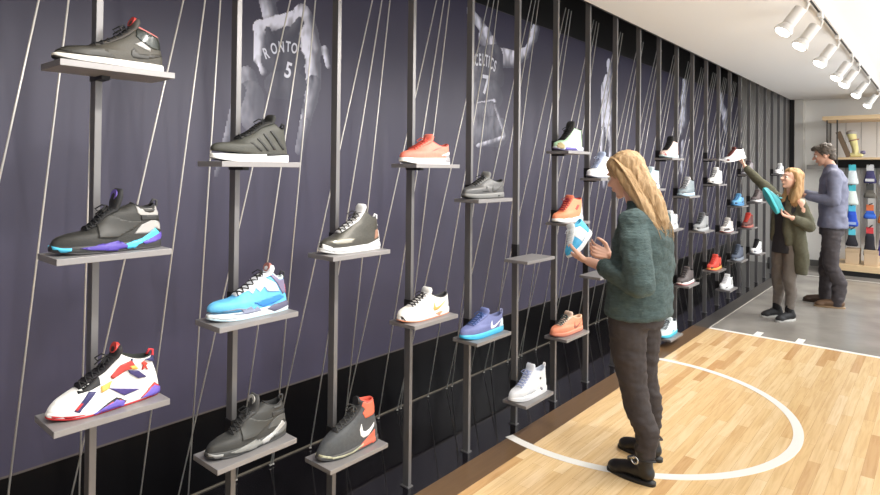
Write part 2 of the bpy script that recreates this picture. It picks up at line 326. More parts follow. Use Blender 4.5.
PC = {'red_sole_band': [(-149, 19), (-120, 12), (-67, 7), (-67, 0), (-149, 5)], 'black_lace_guard': [(-88, 73), (-58, 94), (-26, 100), (-26, 79), (-50, 71), (-82, 67)], 'side_stripe': [(-95, 24), (-57, 69), (-38, 65), (-82, 19)], 'red_stripe': [(-93, 26), (-79, 43), (-72, 42), (-86, 24)], 'purple_triangle': [(-6, 66), (85, 38), (38, 32)], 'black_wedge': [(-43, 7), (-20, 21), (16, 34), (44, 16), (35, 9), (12, 16), (-20, 7)], 'red_wedge': [(-37, 4), (-18, 18), (16, 29), (40, 16), (33, 13), (12, 18), (-20, 7)], 'purple_sole': [(-48, 3), (-20, 13), (15, 21), (38, 14), (36, 3), (-3, -2)], 'red_heel_wedge': [(87, 11), (132, 43), (148, 25), (131, 26), (99, 13)], 'purple_heel': [(86, 6), (132, 29), (150, 18), (150, 3), (108, 5)], 'navy_ankle': [(50, 102), (79, 94), (105, 68), (79, 71), (55, 91)], 'red_patch': [(0, 95), (29, 121), (61, 128), (73, 105), (41, 102), (6, 88)], 'yellow_patch': [(-26, 75), (3, 84), (-6, 65), (-27, 59)], 'yellow_ankle': [(53, 113), (70, 112), (79, 100), (64, 100)], 'navy_collar': [(55, 146), (124, 125), (132, 103), (67, 137), (61, 124)], 'red_emblem': [(96, 118), (107, 106), (101, 103), (108, 88), (99, 99), (90, 93), (95, 105), (89, 113)]}
PD = {'white_midsole': [(-150, 53), (-112, 33), (-55, 22), (12, 19), (52, 7), (150, 14), (147, 0), (-44, -3), (-123, 8), (-147, 26)], 'rib': [(-27, 67), (-16, 67), (23, 40), (15, 37)], 'rib_b': [(1, 82), (11, 83), (52, 40), (43, 39)], 'rib_c': [(29, 99), (39, 102), (80, 46), (71, 45)], 'rib_d': [(57, 111), (66, 114), (125, 47), (113, 46)], 'heel_line': [(40, 26), (125, 31), (147, 31), (147, 27), (125, 27), (40, 21)]}
PE = {'white_midsole': [(-150, 35), (-126, 23), (-95, 20), (-32, 16), (18, 15), (49, 15), (150, 14), (150, -2), (42, -1), (-32, 0), (-126, -2)], 'grey_band': [(-112, 37), (-64, 42), (-32, 36), (-14, 41), (-1, 29), (12, 37), (30, 20), (-32, 18), (-95, 25)], 'grey_heel': [(49, 22), (80, 32), (130, 35), (149, 36), (150, 17), (80, 8)], 'royal_flash': [(-1, 52), (55, 59), (105, 66), (128, 51), (80, 38), (36, 31)], 'lilac_panel': [(-32, 111), (30, 139), (86, 109), (105, 76), (55, 83), (42, 102), (24, 84), (11, 100), (-4, 82), (-20, 96)], 'collar_panel': [(61, 146), (121, 128), (138, 69), (121, 63), (92, 107)], 'red_emblem': [(130, 97), (138, 85), (140, 62), (134, 71)]}
PG = {'white_midsole': [(-150, 46), (-105, 26), (-47, 22), (19, 23), (65, 27), (143, 45), (149, 31), (149, 2), (-27, 3), (-105, 4), (-146, 24)], 'bronze_heel': [(104, 44), (114, 82), (130, 86), (136, 53)], 'metal_toe': [(-125, 51), (-66, 60), (-7, 57), (-27, 42), (-92, 39)], 'white_heel': [(134, 105), (147, 71), (150, 31), (141, 39), (137, 79)]}
PH = {'curved_mark': [(44, 105), (34, 84), (38, 60), (53, 45), (82, 47), (116, 73), (120, 89), (87, 71), (65, 68), (51, 75)], 'coral_heel': [(27, 14), (70, 36), (122, 59), (124, 10), (87, 1), (44, -2), (19, 4)], 'coral_collar': [(27, 210), (70, 213), (122, 190), (129, 133), (112, 124), (65, 123), (53, 145), (65, 160), (43, 183)], 'pale_line': [(-146, 34), (-99, 17), (-15, 12), (53, 23), (53, 17), (-15, 5), (-99, 10), (-148, 25)]}
PROFILE = {'court_mid': {'F': [(-147, 22), (-143, 34), (-125, 46), (-92, 52), (-62, 56), (-26, 70), (9, 89), (34, 107), (54, 128), (67, 135)], 'H': [(150, 23), (149, 48), (142, 77), (139, 100), (135, 111)]}, 'strap_high': {'F': [(-149, 16), (-148, 33), (-137, 48), (-106, 58), (-71, 64), (-41, 81), (-20, 107), (5, 122), (29, 126), (61, 138)], 'H': [(150, 6), (153, 44), (147, 79), (142, 109), (132, 133)]}, 'high': {'F': [(-150, 22), (-148, 35), (-131, 53), (-102, 67), (-73, 80), (-44, 99), (-15, 115), (6, 137), (29, 155)], 'H': [(150, 7), (151, 36), (142, 74), (132, 104), (127, 126)]}, 'mid': {'F': [(-150, 37), (-149, 53), (-129, 64), (-78, 69), (-44, 86), (-10, 102), (23, 127), (52, 140), (80, 146)], 'H': [(150, 16), (147, 36), (140, 70), (135, 98), (130, 126)]}, 'mid_knit': {'F': [(-150, 24), (-148, 44), (-132, 57), (-92, 69), (-53, 90), (-14, 113), (19, 133), (39, 158), (52, 176)], 'H': [(150, 11), (147, 51), (138, 92), (134, 128), (130, 132)]}, 'sock_high': {'F': [(-150, 17), (-148, 36), (-125, 66), (-82, 94), (-32, 114), (11, 139), (36, 165), (49, 199)], 'H': [(150, 13), (146, 64), (133, 115), (127, 156), (122, 187)]}, 'low': {'F': [(-150, 20), (-149, 38), (-135, 48), (-105, 54), (-70, 62), (-35, 78), (-5, 92), (20, 103)], 'H': [(150, 28), (150, 50), (146, 70), (143, 88)]}, 'low_high_ankle': {'F': [(-150, 20), (-149, 38), (-135, 48), (-105, 54), (-70, 62), (-35, 78), (-5, 92), (20, 103)], 'H': [(150, 28), (150, 50), (146, 70), (143, 88)]}}

def mm(p): return (p[0]*.001, p[1]*.001)
PROFILE['low'] = dict(F=[(-150,20),(-150,36),(-138,50),(-110,58),(-78,66),(-42,82),(-10,97),(18,108)], H=[(150,28),(150,50),(147,72),(146,92)])
PROFILE['boot_high'] = dict(F=[(-150,20),(-150,36),(-138,50),(-108,57),(-75,68),(-40,92),(-8,122),(18,150)], H=[(148,30),(148,60),(142,100),(140,140)])
PROFILE['plain_mid'] = dict(F=[(-150,20),(-150,36),(-138,50),(-108,57),(-75,66),(-40,86),(-8,110),(18,128)], H=[(148,30),(148,60),(142,90),(138,116)])
WID = [(-150,.031),(-135,.036),(-95,.045),(-55,.0475),(-10,.043),(40,.037),(100,.035),(150,.031)]
def foot_w(x):
    x *= 1000
    for (a, wa), (b, wb) in zip(WID, WID[1:]):
        if x <= b: return wa+(wb-wa)*max(0, (x-a))/(b-a)
    return WID[-1][1]
def bvh_of(*meshes):
    vs_, fs = [], []
    for me in meshes:
        o = len(vs_); vs_ += [v.co.copy() for v in me.vertices]; fs += [[i+o for i in f.vertices] for f in me.polygons]
    return BVHTree.FromPolygons(vs_, fs)
def side_panel(bvh, poly, off=.0009, sides=(-1, 1), step=.006):
    """closed side-view outline (x,z) laid on the shoe's two flanks, 1 mm thick"""
    pts = []
    n = len(poly)
    for i in range(n):
        a, b = Vector(poly[i]), Vector(poly[(i+1)%n]); m_ = max(1, int((b-a).length/step))
        pts += [a.lerp(b, j/m_) for j in range(m_)]
    ne = len(pts); xs = [p.x for p in pts]; zs = [p.y for p in pts]
    x = min(xs)+step
    while x < max(xs):
        z = min(zs)+step
        while z < max(zs): pts.append(Vector((x, z))); z += step
        x += step
    v2, e2, f2, *_ = delaunay_2d_cdt(pts, [(i, (i+1)%ne) for i in range(ne)], [], 1, 1e-6)
    # keep the triangles whose centre lies inside the outline
    def inside(c):
        r = False
        for i in range(n):
            (x1, y1), (x2, y2) = poly[i], poly[(i+1)%n]
            if (y1 > c[1]) != (y2 > c[1]) and c[0] < (x2-x1)*(c[1]-y1)/(y2-y1)+x1: r = not r
        return r
    bm = bmesh.new()
    for s in sides:
        top = {}; bot = {}
        for i, p in enumerate(v2):
            h = bvh.ray_cast(Vector((p.x, .3*s, p.y)), Vector((0, -s, 0)))
            if h[0] is None: continue
            nn = h[1] if h[1].y*s > 0 else -h[1]
            if nn.y*s < .03: continue
            top[i] = bm.verts.new(h[0]+nn*off); bot[i] = bm.verts.new(h[0]-nn*.0008)
        edges = {}
        for f in f2:
            c = sum((v2[i] for i in f), Vector((0, 0)))/len(f)
            if not all(i in top for i in f) or not inside(c): continue
            a = [top[i].co for i in f]
            if max((a[0]-a[1]).length, (a[1]-a[2]).length, (a[2]-a[0]).length) > step*5: continue
            bm.faces.new([top[i] for i in f]); bm.faces.new([bot[i] for i in f][::-1])
            for q_ in range(3):
                e = (f[q_], f[(q_+1)%3]); edges[e] = edges.get(e, 0)+1
        for (a, b) in edges:
            if (b, a) not in edges:
                try: bm.faces.new((top[a], top[b], bot[b], bot[a]))
                except ValueError: pass
    for v in [v for v in bm.verts if not v.link_faces]: bm.verts.remove(v)
    return recalc(bm) if len(bm.faces) else None

def sneaker(name, label, loc, rz, prof='plain_mid', upper=(120,120,120), sole=(230,230,230), out=None, lace=(20,20,20), tongue=None, lining=(30,30,30),
            panels=None, colors=None, dip=.012, sole_h=(.024,.03), lo=False, tongue_up=.03, tdir=(.35,.94), tend=.95, ur=.6, tag_col=None, loop=False, gro='sneakers on the display shelves',
            metal=0., rx=0, ry=0, wobble=0, var=.12, uscale=260., strap=None):
    P = PROFILE[prof]; Fp = [mm(p) for p in P['F']]; Hp = [mm(p) for p in P['H']]
    nu, nt = (22, 14) if lo else (40, 26)
    root = thing(name, label, 'shoe', loc, rz, gro); root.rotation_euler = (rx, ry, rz)
    tongue = tongue or upper
    # upper
    rings = []
    for i in range(nt+1):
        t = i/nt; f = cr(Fp, t); h = cr(Hp, t); tp = 1-.06*t-.14*t*t; pw = .62+.12*t; r = []
        for j in range(2*nu):
            a = math.pi*j/nu; u = (1-math.cos(a))/2; s = 1 if math.sin(a) >= 0 else -1
            x = f.x+(h.x-f.x)*u; z = f.y+(h.y-f.y)*u - dip*t**3*4*u*(1-u)
            belly = 1+.05*math.sin(math.pi*min(1, t*2.2))
            r.append(Vector((x, s*foot_w(x)*tp*belly*abs(math.sin(a))**pw*.97, z)))
        rings.append(r)
    bm = bmesh.new(); loft(bm, rings, True, False); recalc(bm)
    up = link('upper', bm, mat(upper, ur, metal, bump=.25, bscale=uscale, var=var), root, True)
    # lining with padded rim
    T = rings[-1]; c = sum(T, Vector())/len(T)
    def ins(d, dz): return [Vector((c.x+(p.x-c.x)*(1-d/.055), c.y+(p.y-c.y)*(1-d/.036), p.z+dz)) for p in T]
    bm = bmesh.new(); loft(bm, [T, ins(.001,.0025), ins(.004,.004), ins(.008,.002), ins(.009,-.008), ins(.009,-.04)], False, True); recalc(bm)
    link('lining', bm, mat(lining, .85), root, True)
    # midsole
    def outline(z0f, inset):
        r = []
        for j in range(2*nu):
            a = math.pi*j/nu; u = (1-math.cos(a))/2; s = 1 if math.sin(a) >= 0 else -1
            x = -.152+.305*u; r.append(Vector((x*(1-inset*5), s*(foot_w(x)+.0035-inset)*abs(math.sin(a))**.58, z0f(u))))
        return r
    spring = lambda u: .012*max(0, 1-u/.28)**2
    th = lambda u: sole_h[0]+(sole_h[1]-sole_h[0])*u+wobble*.001*math.sin(u*26)*(1 if .15 < u < .9 else 0)
    bm = bmesh.new()
    loft(bm, [outline(lambda u: spring(u)+.005, .001), outline(lambda u: spring(u)+.008, -.0005), outline(lambda u: spring(u)*.6+th(u)*.7, .0), outline(lambda u: spring(u)*.35+th(u)-.002, .0012), outline(lambda u: spring(u)*.35+th(u), .004)]); recalc(bm)
    ms = link('midsole', bm, mat(sole, .5), root, True)
    bm = bmesh.new()
    loft(bm, [outline(lambda u: spring(u), .003), outline(lambda u: spring(u)+.001, .0005), outline(lambda u: spring(u)+.006, .0)]); recalc(bm)
    link('outsole', bm, mat(out or sole, .6), root, True)
    # tongue
    path = []
    for i in range(11):
        t = .42+(tend-.42)*i/10; p = cr(Fp, t); path.append(Vector((p.x, p.y)))
    d = (path[-1]-path[-3]).normalized()
    d = Vector(tdir).normalized()
    for i in range(1, 4): path.append(path[10]+d*tongue_up*i/3)
    rr = []
    for i, p in enumerate(path):
        tan = (path[min(i+1, len(path)-1)]-path[max(i-1, 0)]).normalized(); nrm = Vector((-tan.y, tan.x))
        wd = .018+.012*i/len(path)+.004*math.sin(i/len(path)*3); tk = .0045+.0025*i/len(path)+(.003 if i > 10 else 0); base = p+nrm*.001
        if i == len(path)-1: wd *= .8; tk *= .5
        ring = []
        for q_ in range(16):
            a = 2*math.pi*q_/16; yy = wd*math.copysign(abs(math.cos(a))**.5, math.cos(a)); hh = tk*math.copysign(abs(math.sin(a))**.8, math.sin(a))-(abs(yy)**2)*6
            ring.append((base.x+nrm.x*hh, yy, base.y+nrm.y*hh))
        rr.append(ring)
    bm = bmesh.new(); loft(bm, rr); recalc(bm); tg = link('tongue', bm, mat(tongue, .7, bump=.2, bscale=300), root, True)
    if tag_col:
        p, d2 = path[-2], (path[-1]-path[-3]).normalized(); nrm = Vector((-d2.y, d2.x))
        bm = bmesh.new(); pts = []
        for q_ in range(20):
            a = 2*math.pi*q_/20; o_ = d2*math.sin(a)*.016; pts.append((p.x+o_.x+nrm.x*.009, math.cos(a)*.021, p.y+o_.y+nrm.y*.009))
        c2 = [(x-nrm.x*.009, y*1.08, z-nrm.y*.009) for x, y, z in pts]; loft(bm, [c2, pts]); recalc(bm); link('tongue_patch', bm, mat(tag_col, .5), tg)
    # laces
    bm = bmesh.new(); rows = 4 if lo else 6
    for i in range(rows):
        for s in (-1, 1):
            t0, t1 = i/rows*9.2+.4, (i+.8)/rows*9.2+.6
            def at(tt, y, h_):
                i0 = min(int(tt), 9); p = path[i0].lerp(path[i0+1], tt-i0); tan = (path[i0+1]-path[i0]).normalized(); nr = Vector((-tan.y, tan.x))
                return (p.x+nr.x*h_, y, p.y+nr.y*h_)
            wq = .024
            tube(bm, [at(t0, -s*wq, .0), at(t0+(t1-t0)*.25, -s*wq*.6, .0055), at((t0+t1)/2, 0, .008+.001*s), at(t0+(t1-t0)*.75, s*wq*.6, .0055), at(t1, s*wq, .0)], .0024, 5 if lo else 6)
    if not lo:
        b0 = at(9.0, 0, .01)
        for s in (-1, 1):
            tube(bm, [b0, (b0[0]-.012, s*.014, b0[2]+.006), (b0[0]-.026, s*.026, b0[2]-.006), (b0[0]-.02, s*.02, b0[2]-.014), (b0[0]-.004, s*.006, b0[2]-.002)], .0022, 6)
            tube(bm, [b0, (b0[0]-.016, s*.01, b0[2]-.008), (b0[0]-.03, s*.014, b0[2]-.022)], .002, 6)
    link('laces', recalc(bm), mat(lace, .8), root, True)
    if loop:
        h = cr(Hp, 1.); bm = bmesh.new()
        tube(bm, [(h.x-.004, 0, h.y-.018), (h.x+.008, 0, h.y-.004), (h.x+.008, 0, h.y+.012), (h.x-.002, 0, h.y+.016), (h.x-.01, 0, h.y+.002)], .004, 6)
        link('heel_loop', bm, mat(lining if loop is True else loop, .7), root, True)
    if panels:
        bv = bvh_of(up.data, ms.data)
        for i, (pn, pl) in enumerate(panels.items()):
            spec = (colors or {}).get(pn)
            if spec is None: continue
            if isinstance(spec[0], tuple): col, ro, me_ = spec
            else: col, ro, me_ = spec, .5, 0.
            for sd in (-1, 1):
                b2 = side_panel(bv, [((p_[0]*.001, (p_[1]*1.1+3)*.001) if pn in LOW else mm(p_)) for p_ in pl], .0009+.0004*i, (sd,), .012 if lo else .006)
                if b2: link('rib' if pn.startswith('rib') else pn, b2, mat(col, ro, me_), root, True)
    return root
SW = [(30,66),(22,50),(24,38),(34,33),(52,36),(128,62),(128,57),(60,30),(36,24),(20,26),(12,38),(16,54)]
SWS = {'curved_mark': [(40,72),(26,54),(22,42),(28,33),(42,30),(60,34),(126,66),(64,47),(46,44),(38,50),(38,58)]}
def hold(root, centre, toe, up):
    T = Vector(toe).normalized(); U = Vector(up); U = (U-T*U.dot(T)).normalized(); X = -T; Y = U.cross(X)
    M = Matrix((X, Y, U)).transposed().to_4x4(); M.translation = Vector(centre)-U*.05; root.matrix_world = M; return root
LOW = ('purple_side', 'cyan_toe', 'purple_sole', 'red_sole_band', 'purple_heel')
def spot(k, z): return (.795, Y0+DY*k-.008, z)
def put(k, z, name, label, rz=0, dx=0, dy=0, **kw):
    x, y, zz = spot(k, z); s_ = sneaker(name, label, (x+dx, y+dy-(.008 if k > 2 else 0), zz), R(90+rz), **kw); s_.scale = (1.07 if k > 2 else 1.0,)*3; return s_
GR = (98,94,86); W_ = (236,236,234); K_ = (24,24,26)
put(0, 1.832, 'high_top_sneaker', 'dark olive-grey high-top sneaker with white midsole and red collar lining, topmost at far left', prof='court_mid', upper=(66,63,56), sole=(224,220,212), out=(50,48,46), lace=K_, tongue=(60,56,52), lining=(196,110,106), panels=PA,
    colors=dict(curved_mark=(48,46,42), ankle_panel=((46,50,48),.25,.2), grey_wedge=(168,166,164), toe_cap=(52,50,45)), tag_col=(180,50,44), sole_h=(.022,.028), dip=.004)
put(0, 1.293, 'high_top_sneaker', 'black high-top sneaker with ankle strap and purple and aqua flashes on the sole', prof='strap_high', upper=(42,41,38), sole=(52,51,50), out=(52,50,52), lace=K_, tongue=(24,24,26), lining=(34,34,36), panels=PB,
    colors=dict(rear_quarter=(158,156,154), collar_panel=(158,156,154), ankle_window=(48,47,45), ankle_strap=(40,40,40), cyan_flash=((80,190,226),.35,0.), purple_heel=(88,70,160), purple_side=(78,62,150), cyan_toe=(84,190,224), cross_strap=(50,49,46)), tag_col=(96,76,160), tongue_up=.062, tdir=(.25,1), tend=.8, loop=(50,50,52))
put(0, .834, 'high_top_sneaker', 'white high-top sneaker with red sole edge, purple triangles and patterned navy ankle', prof='high', upper=(236,235,232), sole=(232,230,228), out=(186,40,44), lace=K_, tongue=(30,26,30), lining=(36,40,36), panels=PC,
    colors=dict(red_sole_band=(186,38,44), black_lace_guard=(24,24,26), side_stripe=(52,50,96), red_stripe=(206,52,56), purple_triangle=(66,54,116), black_wedge=(24,22,26), red_wedge=(214,66,58), purple_sole=(104,88,178), red_heel_wedge=(196,60,56), purple_heel=(104,88,178), navy_ankle=(58,52,100), red_patch=(176,58,52), yellow_patch=(218,176,86), yellow_ankle=(218,176,86), navy_collar=(50,52,92), red_emblem=(206,64,52)), tag_col=(196,60,52), loop=(196,50,58), var=.03)
put(1, 1.563, 'basketball_sneaker', 'grey-olive basketball sneaker with wavy white midsole below the printed player numbered 5', prof='mid', upper=(64,64,58), sole=(238,238,234), out=(230,230,228), lace=K_, tongue=(38,38,36), lining=(40,40,40), panels=PD,
    colors=dict(rib=(34,34,32), rib_b=(34,34,32), rib_c=(34,34,32), rib_d=(34,34,32), heel_line=(36,36,34)), loop=(22,22,24), dip=.016)
put(1, 1.017, 'basketball_sneaker', 'bright blue basketball sneaker with lilac panels and black and white laces', rz=-4, prof='mid', upper=(96,176,222), sole=(226,236,240), out=(196,222,232), lace=K_, tongue=(226,230,236), lining=(216,224,226), panels=PE,
    colors=dict(white_midsole=(232,238,240), grey_band=(120,126,148), grey_heel=(88,86,108), royal_flash=(52,128,206), lilac_panel=(206,214,234), collar_panel=(120,112,140), red_emblem=(206,84,96)), tag_col=(170,110,100), loop=(30,30,34), dip=.016, var=.2, uscale=60)
put(1, .554, 'high_top_sneaker', 'charcoal suede high-top sneaker with silver trim on a low shelf', rz=-3, prof='strap_high', upper=(56,56,54), sole=(66,66,64), out=(60,60,60), lace=(34,34,34), tongue=(58,58,58), lining=(40,40,40), panels=PB,
    colors=dict(rear_quarter=(84,84,82), ankle_window=(60,60,60), ankle_strap=(54,54,54), cyan_flash=((184,184,182),.3,.3), purple_heel=(104,104,102), purple_side=(130,130,126), cyan_toe=(150,150,148), cross_strap=(62,62,59)), tag_col=(170,170,166), tongue_up=.055, tdir=(.2,1), tend=.82, loop=(50,50,50))
put(2, 1.198, 'basketball_sneaker', 'metallic dark grey knit sneaker with white sole and bronze heel patch', rz=-4, prof='mid_knit', upper=(78,76,70), sole=(206,206,204), out=(232,232,230), lace=(44,42,40), tongue=(220,220,220), lining=(50,50,48), panels=PG,
    colors=dict(white_midsole=(222,222,222), bronze_heel=(150,112,92), metal_toe=((176,172,158),.2,.6), white_heel=(222,222,222)), metal=.3, ur=.35, loop=(220,220,220), var=.35, uscale=420, dip=.014)
put(2, .373, 'high_top_sneaker', 'dark grey high-top sneaker with coral-red collar and large white curved tick mark', rz=-5, prof='sock_high', upper=(74,76,78), sole=(80,78,76), out=(70,70,70), lace=(66,66,64), tongue=(50,50,52), lining=(214,92,74), panels=PH,
    colors=dict(curved_mark=(240,240,238), coral_heel=(226,106,82), coral_collar=(230,110,84), pale_line=(170,168,140)), dip=.008, var=.3, tongue_up=.012, tdir=(.1,1), tag_col=(40,40,42), sole_h=(.02,.026))
put(3, 1.566, 'running_sneaker', 'coral low sneaker with thick white sole and grey heel', rz=-2, prof='low', upper=(228,122,104), sole=(240,240,240), lace=(200,80,66), lining=(160,70,60), tongue=(224,116,98), dip=.02,
    panels={'heel_wedge': [(98,12),(104,30),(118,46),(150,46),(153,10)], 'stripe': [(-10,52),(40,72),(80,78),(30,62)], 'heel_arc': [(70,40),(150,60),(150,48),(100,38)]}, colors=dict(heel_wedge=(140,138,140), stripe=(170,104,94), heel_arc=(240,238,236)))
put(3, .837, 'running_sneaker', 'white low sneaker with gold curved tick mark and black laces', rz=-4, prof='low', upper=(232,228,220), sole=(236,236,234), out=(222,150,118), lace=(40,38,40), lining=(56,56,58), tongue=(226,224,220), dip=.02,
    panels={**SWS, 'sole_flash': [(30,18),(70,26),(90,20),(60,8)], 'toe_guard': [(-153,8),(-153,36),(-140,30),(-128,8)]}, colors=dict(curved_mark=(220,164,88), sole_flash=(222,146,112), toe_guard=(52,44,44)), var=.04)
put(4, 1.388, 'running_sneaker', 'dark silver-grey low sneaker with black laces on the fifth post', rz=-4, prof='low', upper=(92,92,92), sole=(120,120,118), out=(60,60,58), lace=(26,26,26), lining=(34,34,34), tongue=(110,110,108), metal=.2, ur=.4, dip=.02,
    panels={'curved_mark': SWS['curved_mark'], 'sole_gap': [(60,4),(80,18),(104,4)], 'overlay': [(-60,34),(-20,60),(0,34)]}, colors=dict(curved_mark=(60,60,60), sole_gap=(30,30,30), overlay=(70,70,70)))
put(4, .657, 'running_sneaker', 'blue-violet low sneaker with cyan sole and white curved tick mark', rz=-6, prof='low', upper=(112,120,168), sole=(82,190,226), out=(40,160,206), lace=(60,86,140), lining=(110,116,156), tongue=(110,120,170), dip=.02, loop=(130,134,170),
    panels={**SWS, 'heel_panel': [(96,30),(120,66),(150,64),(152,26)]}, colors=dict(curved_mark=(240,240,242), heel_panel=(214,230,240)))
put(5, .197, 'high_top_sneaker', 'white high-top sneaker with pale blue laces on the lowest near shelf', rz=-8, prof='boot_high', upper=(236,238,242), sole=(240,241,244), lace=(176,188,228), lining=(210,216,228), tongue=(232,236,244), tongue_up=.035, dip=.02, wobble=3,
    panels={'side_vent': [(60,30),(70,44),(92,30),(80,22)], 'panel': [(-60,34),(-10,66),(30,34)], 'eyelet': [(60,92),(70,98),(78,90),(68,84)]}, colors=dict(side_vent=(120,124,138), panel=(216,222,232), eyelet=(40,40,46)), loop=(240,240,244), var=.02)
put(6, 1.667, 'high_top_sneaker', 'mint-green high-top sneaker with black laces and ruffled black tongue', rz=-4, prof='boot_high', upper=(176,214,178), sole=(214,220,228), out=(90,84,120), lace=K_, lining=(30,30,30), tongue=(36,36,34), tongue_up=.045,
    panels={'toe_tip': [(-153,6),(-153,40),(-120,52),(-96,30),(-110,6)], 'heel_back': [(118,30),(104,110),(100,150),(142,145),(150,30)], 'purple_sole': [(-100,4),(-90,18),(20,16),(40,4)]}, colors=dict(toe_tip=(150,132,84), heel_back=(44,46,42), purple_sole=(104,92,170)))
put(6, 1.205, 'basketball_sneaker', 'orange basketball sneaker with dark red laces and white sole', rz=-5, prof='boot_high', upper=(234,144,104), sole=(238,238,238), lace=(150,30,52), lining=(170,60,50), tongue=(226,120,90), tongue_up=.02, wobble=2,
    panels={'heel_post': [(60,10),(110,60),(134,110),(146,60),(150,10)], 'ankle_mark': [(30,80),(60,104),(84,100),(50,70)]}, colors=dict(heel_post=(222,220,226), ankle_mark=(206,70,60)))
put(6, .472, 'running_sneaker', 'salmon-orange low sneaker with dark teal laces', rz=-8, prof='low', upper=(232,146,112), sole=(222,140,112), out=(150,84,70), lace=(54,72,74), lining=(226,190,160), tongue=(228,200,180), dip=.016,
    panels={'curved_mark': SWS['curved_mark']}, colors=dict(curved_mark=(150,84,70)))
put(7, 1.489, 'high_top_sneaker', 'plain white high-top sneaker with pale blue tongue beside the standing woman', rz=-4, prof='boot_high', upper=(236,238,242), sole=(238,239,242), out=(90,94,110), lace=(196,206,230), lining=(200,206,220), tongue=(190,202,232), tongue_up=.035, var=.02)
def far(k, z, label, name='basketball_sneaker', **kw):
    kw.setdefault('rz', -5); kw.setdefault('lo', True)
    if 'panels' not in kw:
        dk = tuple(int(v*.42) for v in kw['upper']) if sum(kw['upper']) < 660 else (120,124,132)
        kw['panels'] = {**SWS, 'heel_back': [(112,34),(104,74),(118,96),(140,96),(150,34)], 'toe_guard': [(-153,18),(-153,38),(-125,42),(-95,30)]}; kw['colors'] = dict(curved_mark=dk, heel_back=dk, toe_guard=dk)
    return put(k, z, name, label, **kw)
far(9, 1.394, 'pale aqua and white high-top sneaker half hidden behind the blonde hair', 'high_top_sneaker', prof='boot_high', upper=(206,226,232), sole=(214,232,238), lace=(150,190,206), lining=(190,214,224))
far(10, 1.659, 'pink and grey high-top sneaker with black ruffled tongue', 'high_top_sneaker', prof='boot_high', upper=(224,196,186), sole=(206,222,222), out=(120,140,150), lace=K_, tongue=(34,34,34), lining=(30,30,30), tongue_up=.045, panels={'toe_tip': [(-153,6),(-153,40),(-126,50),(-110,6)]}, colors=dict(toe_tip=(150,50,56)))
far(10, 1.025, 'white sneaker peeking out behind the woman in the green sweater', prof='plain_mid', upper=(236,238,240), sole=(238,239,240), lace=(210,214,220), lining=(200,204,212))
far(10, .067, 'white sneaker with turquoise sole and grey laces close to the floor', prof='plain_mid', upper=(222,232,236), sole=(70,184,206), out=(50,150,180), lace=(96,104,112), lining=(90,96,104), panels={'dash': [(-20,34),(10,50),(60,44),(20,32)]}, colors=dict(dash=(70,184,206)), lo=False)
far(11, 1.307, 'grey-blue mid-top sneaker on the twelfth post', upper=(118,130,136), sole=(168,190,206), lace=(40,42,44), lining=(40,42,44), tongue=(180,180,182), prof='boot_high', panels={'toe_tip': [(-153,20),(-153,46),(-110,56),(-80,30)]}, colors=dict(toe_tip=(90,96,100)))
far(11, .465, 'dark multicolour sneaker with white midsole and red outsole', upper=(86,78,78), sole=(232,230,228), out=(186,50,60), lace=(30,30,30), lining=(40,36,36), var=.5, uscale=60)
far(12, .94, 'grey high-top sneaker with dark laces on a mid-height far shelf', 'high_top_sneaker', upper=(142,144,146), sole=(176,178,180), lace=(48,50,54), lining=(50,50,54), prof='boot_high', tongue=(96,98,102))
far(13, 1.406, 'white high-top sneaker with black laces and black toe edge', 'high_top_sneaker', upper=(236,236,234), sole=(224,224,222), out=(30,30,32), lace=(24,24,26), lining=(30,30,32), prof='boot_high', panels={'toe_tip': [(-153,6),(-153,40),(-120,36),(-100,6)]}, colors=dict(toe_tip=(40,40,44)))
far(13, .485, 'bright red sneaker with yellow midsole', upper=(226,78,62), sole=(238,186,96), out=(222,80,66), lace=(206,60,56), lining=(150,40,40))
far(14, .853, 'white and black sneaker with pale laces on the fifteenth post', upper=(206,202,198), sole=(236,234,232), out=(160,60,60), lace=(70,68,70), lining=(60,56,58), var=.4, uscale=50, panels={'mudguard': [(-153,20),(-153,46),(-60,50),(-20,26)]}, colors=dict(mudguard=(70,64,66)))
far(14, .211, 'white low sneaker with black heel on the lowest far shelf', 'running_sneaker', upper=(236,236,236), sole=(238,238,238), lace=(200,200,204), lining=(50,50,54), prof='plain_mid', panels={'heel_back': [(40,40),(70,100),(100,100),(60,40)], 'dash': [(-120,20),(-100,30),(-60,26)]}, colors=dict(heel_back=(60,60,64), dash=(50,50,54)))
far(15, 1.135, 'light blue low sneaker on a high far shelf', 'running_sneaker', upper=(96,160,206), sole=(80,140,190), lace=(60,100,140), lining=(60,90,120), prof='low')
far(15, .484, 'dark grey-blue sneaker on a low far shelf under the light blue one', upper=(84,94,112), sole=(150,158,170), lace=(50,56,64), lining=(44,48,56), prof='boot_high')
far(16, 1.508, 'grey high-top sneaker below the reaching arm', 'high_top_sneaker', upper=(128,122,126), sole=(206,206,210), lace=(60,56,60), lining=(70,60,64), prof='boot_high', tongue=(90,80,84))
far(16, .841, 'red and black high-top sneaker on a far shelf', 'high_top_sneaker', upper=(110,66,62), sole=(206,130,116), out=(180,60,56), lace=(214,66,54), lining=(206,60,50), prof='boot_high', tongue=(216,70,56))
far(17, 1.147, 'dark brown and white sneaker under the raised sleeve', upper=(96,84,84), sole=(226,224,224), lace=(50,46,46), lining=(40,36,36))
far(17, .471, 'white high-top sneaker with black laces beside the grey trousers', 'high_top_sneaker', upper=(238,238,238), sole=(240,240,240), lace=(24,24,26), lining=(30,30,32), prof='boot_high', tongue=(30,30,32))
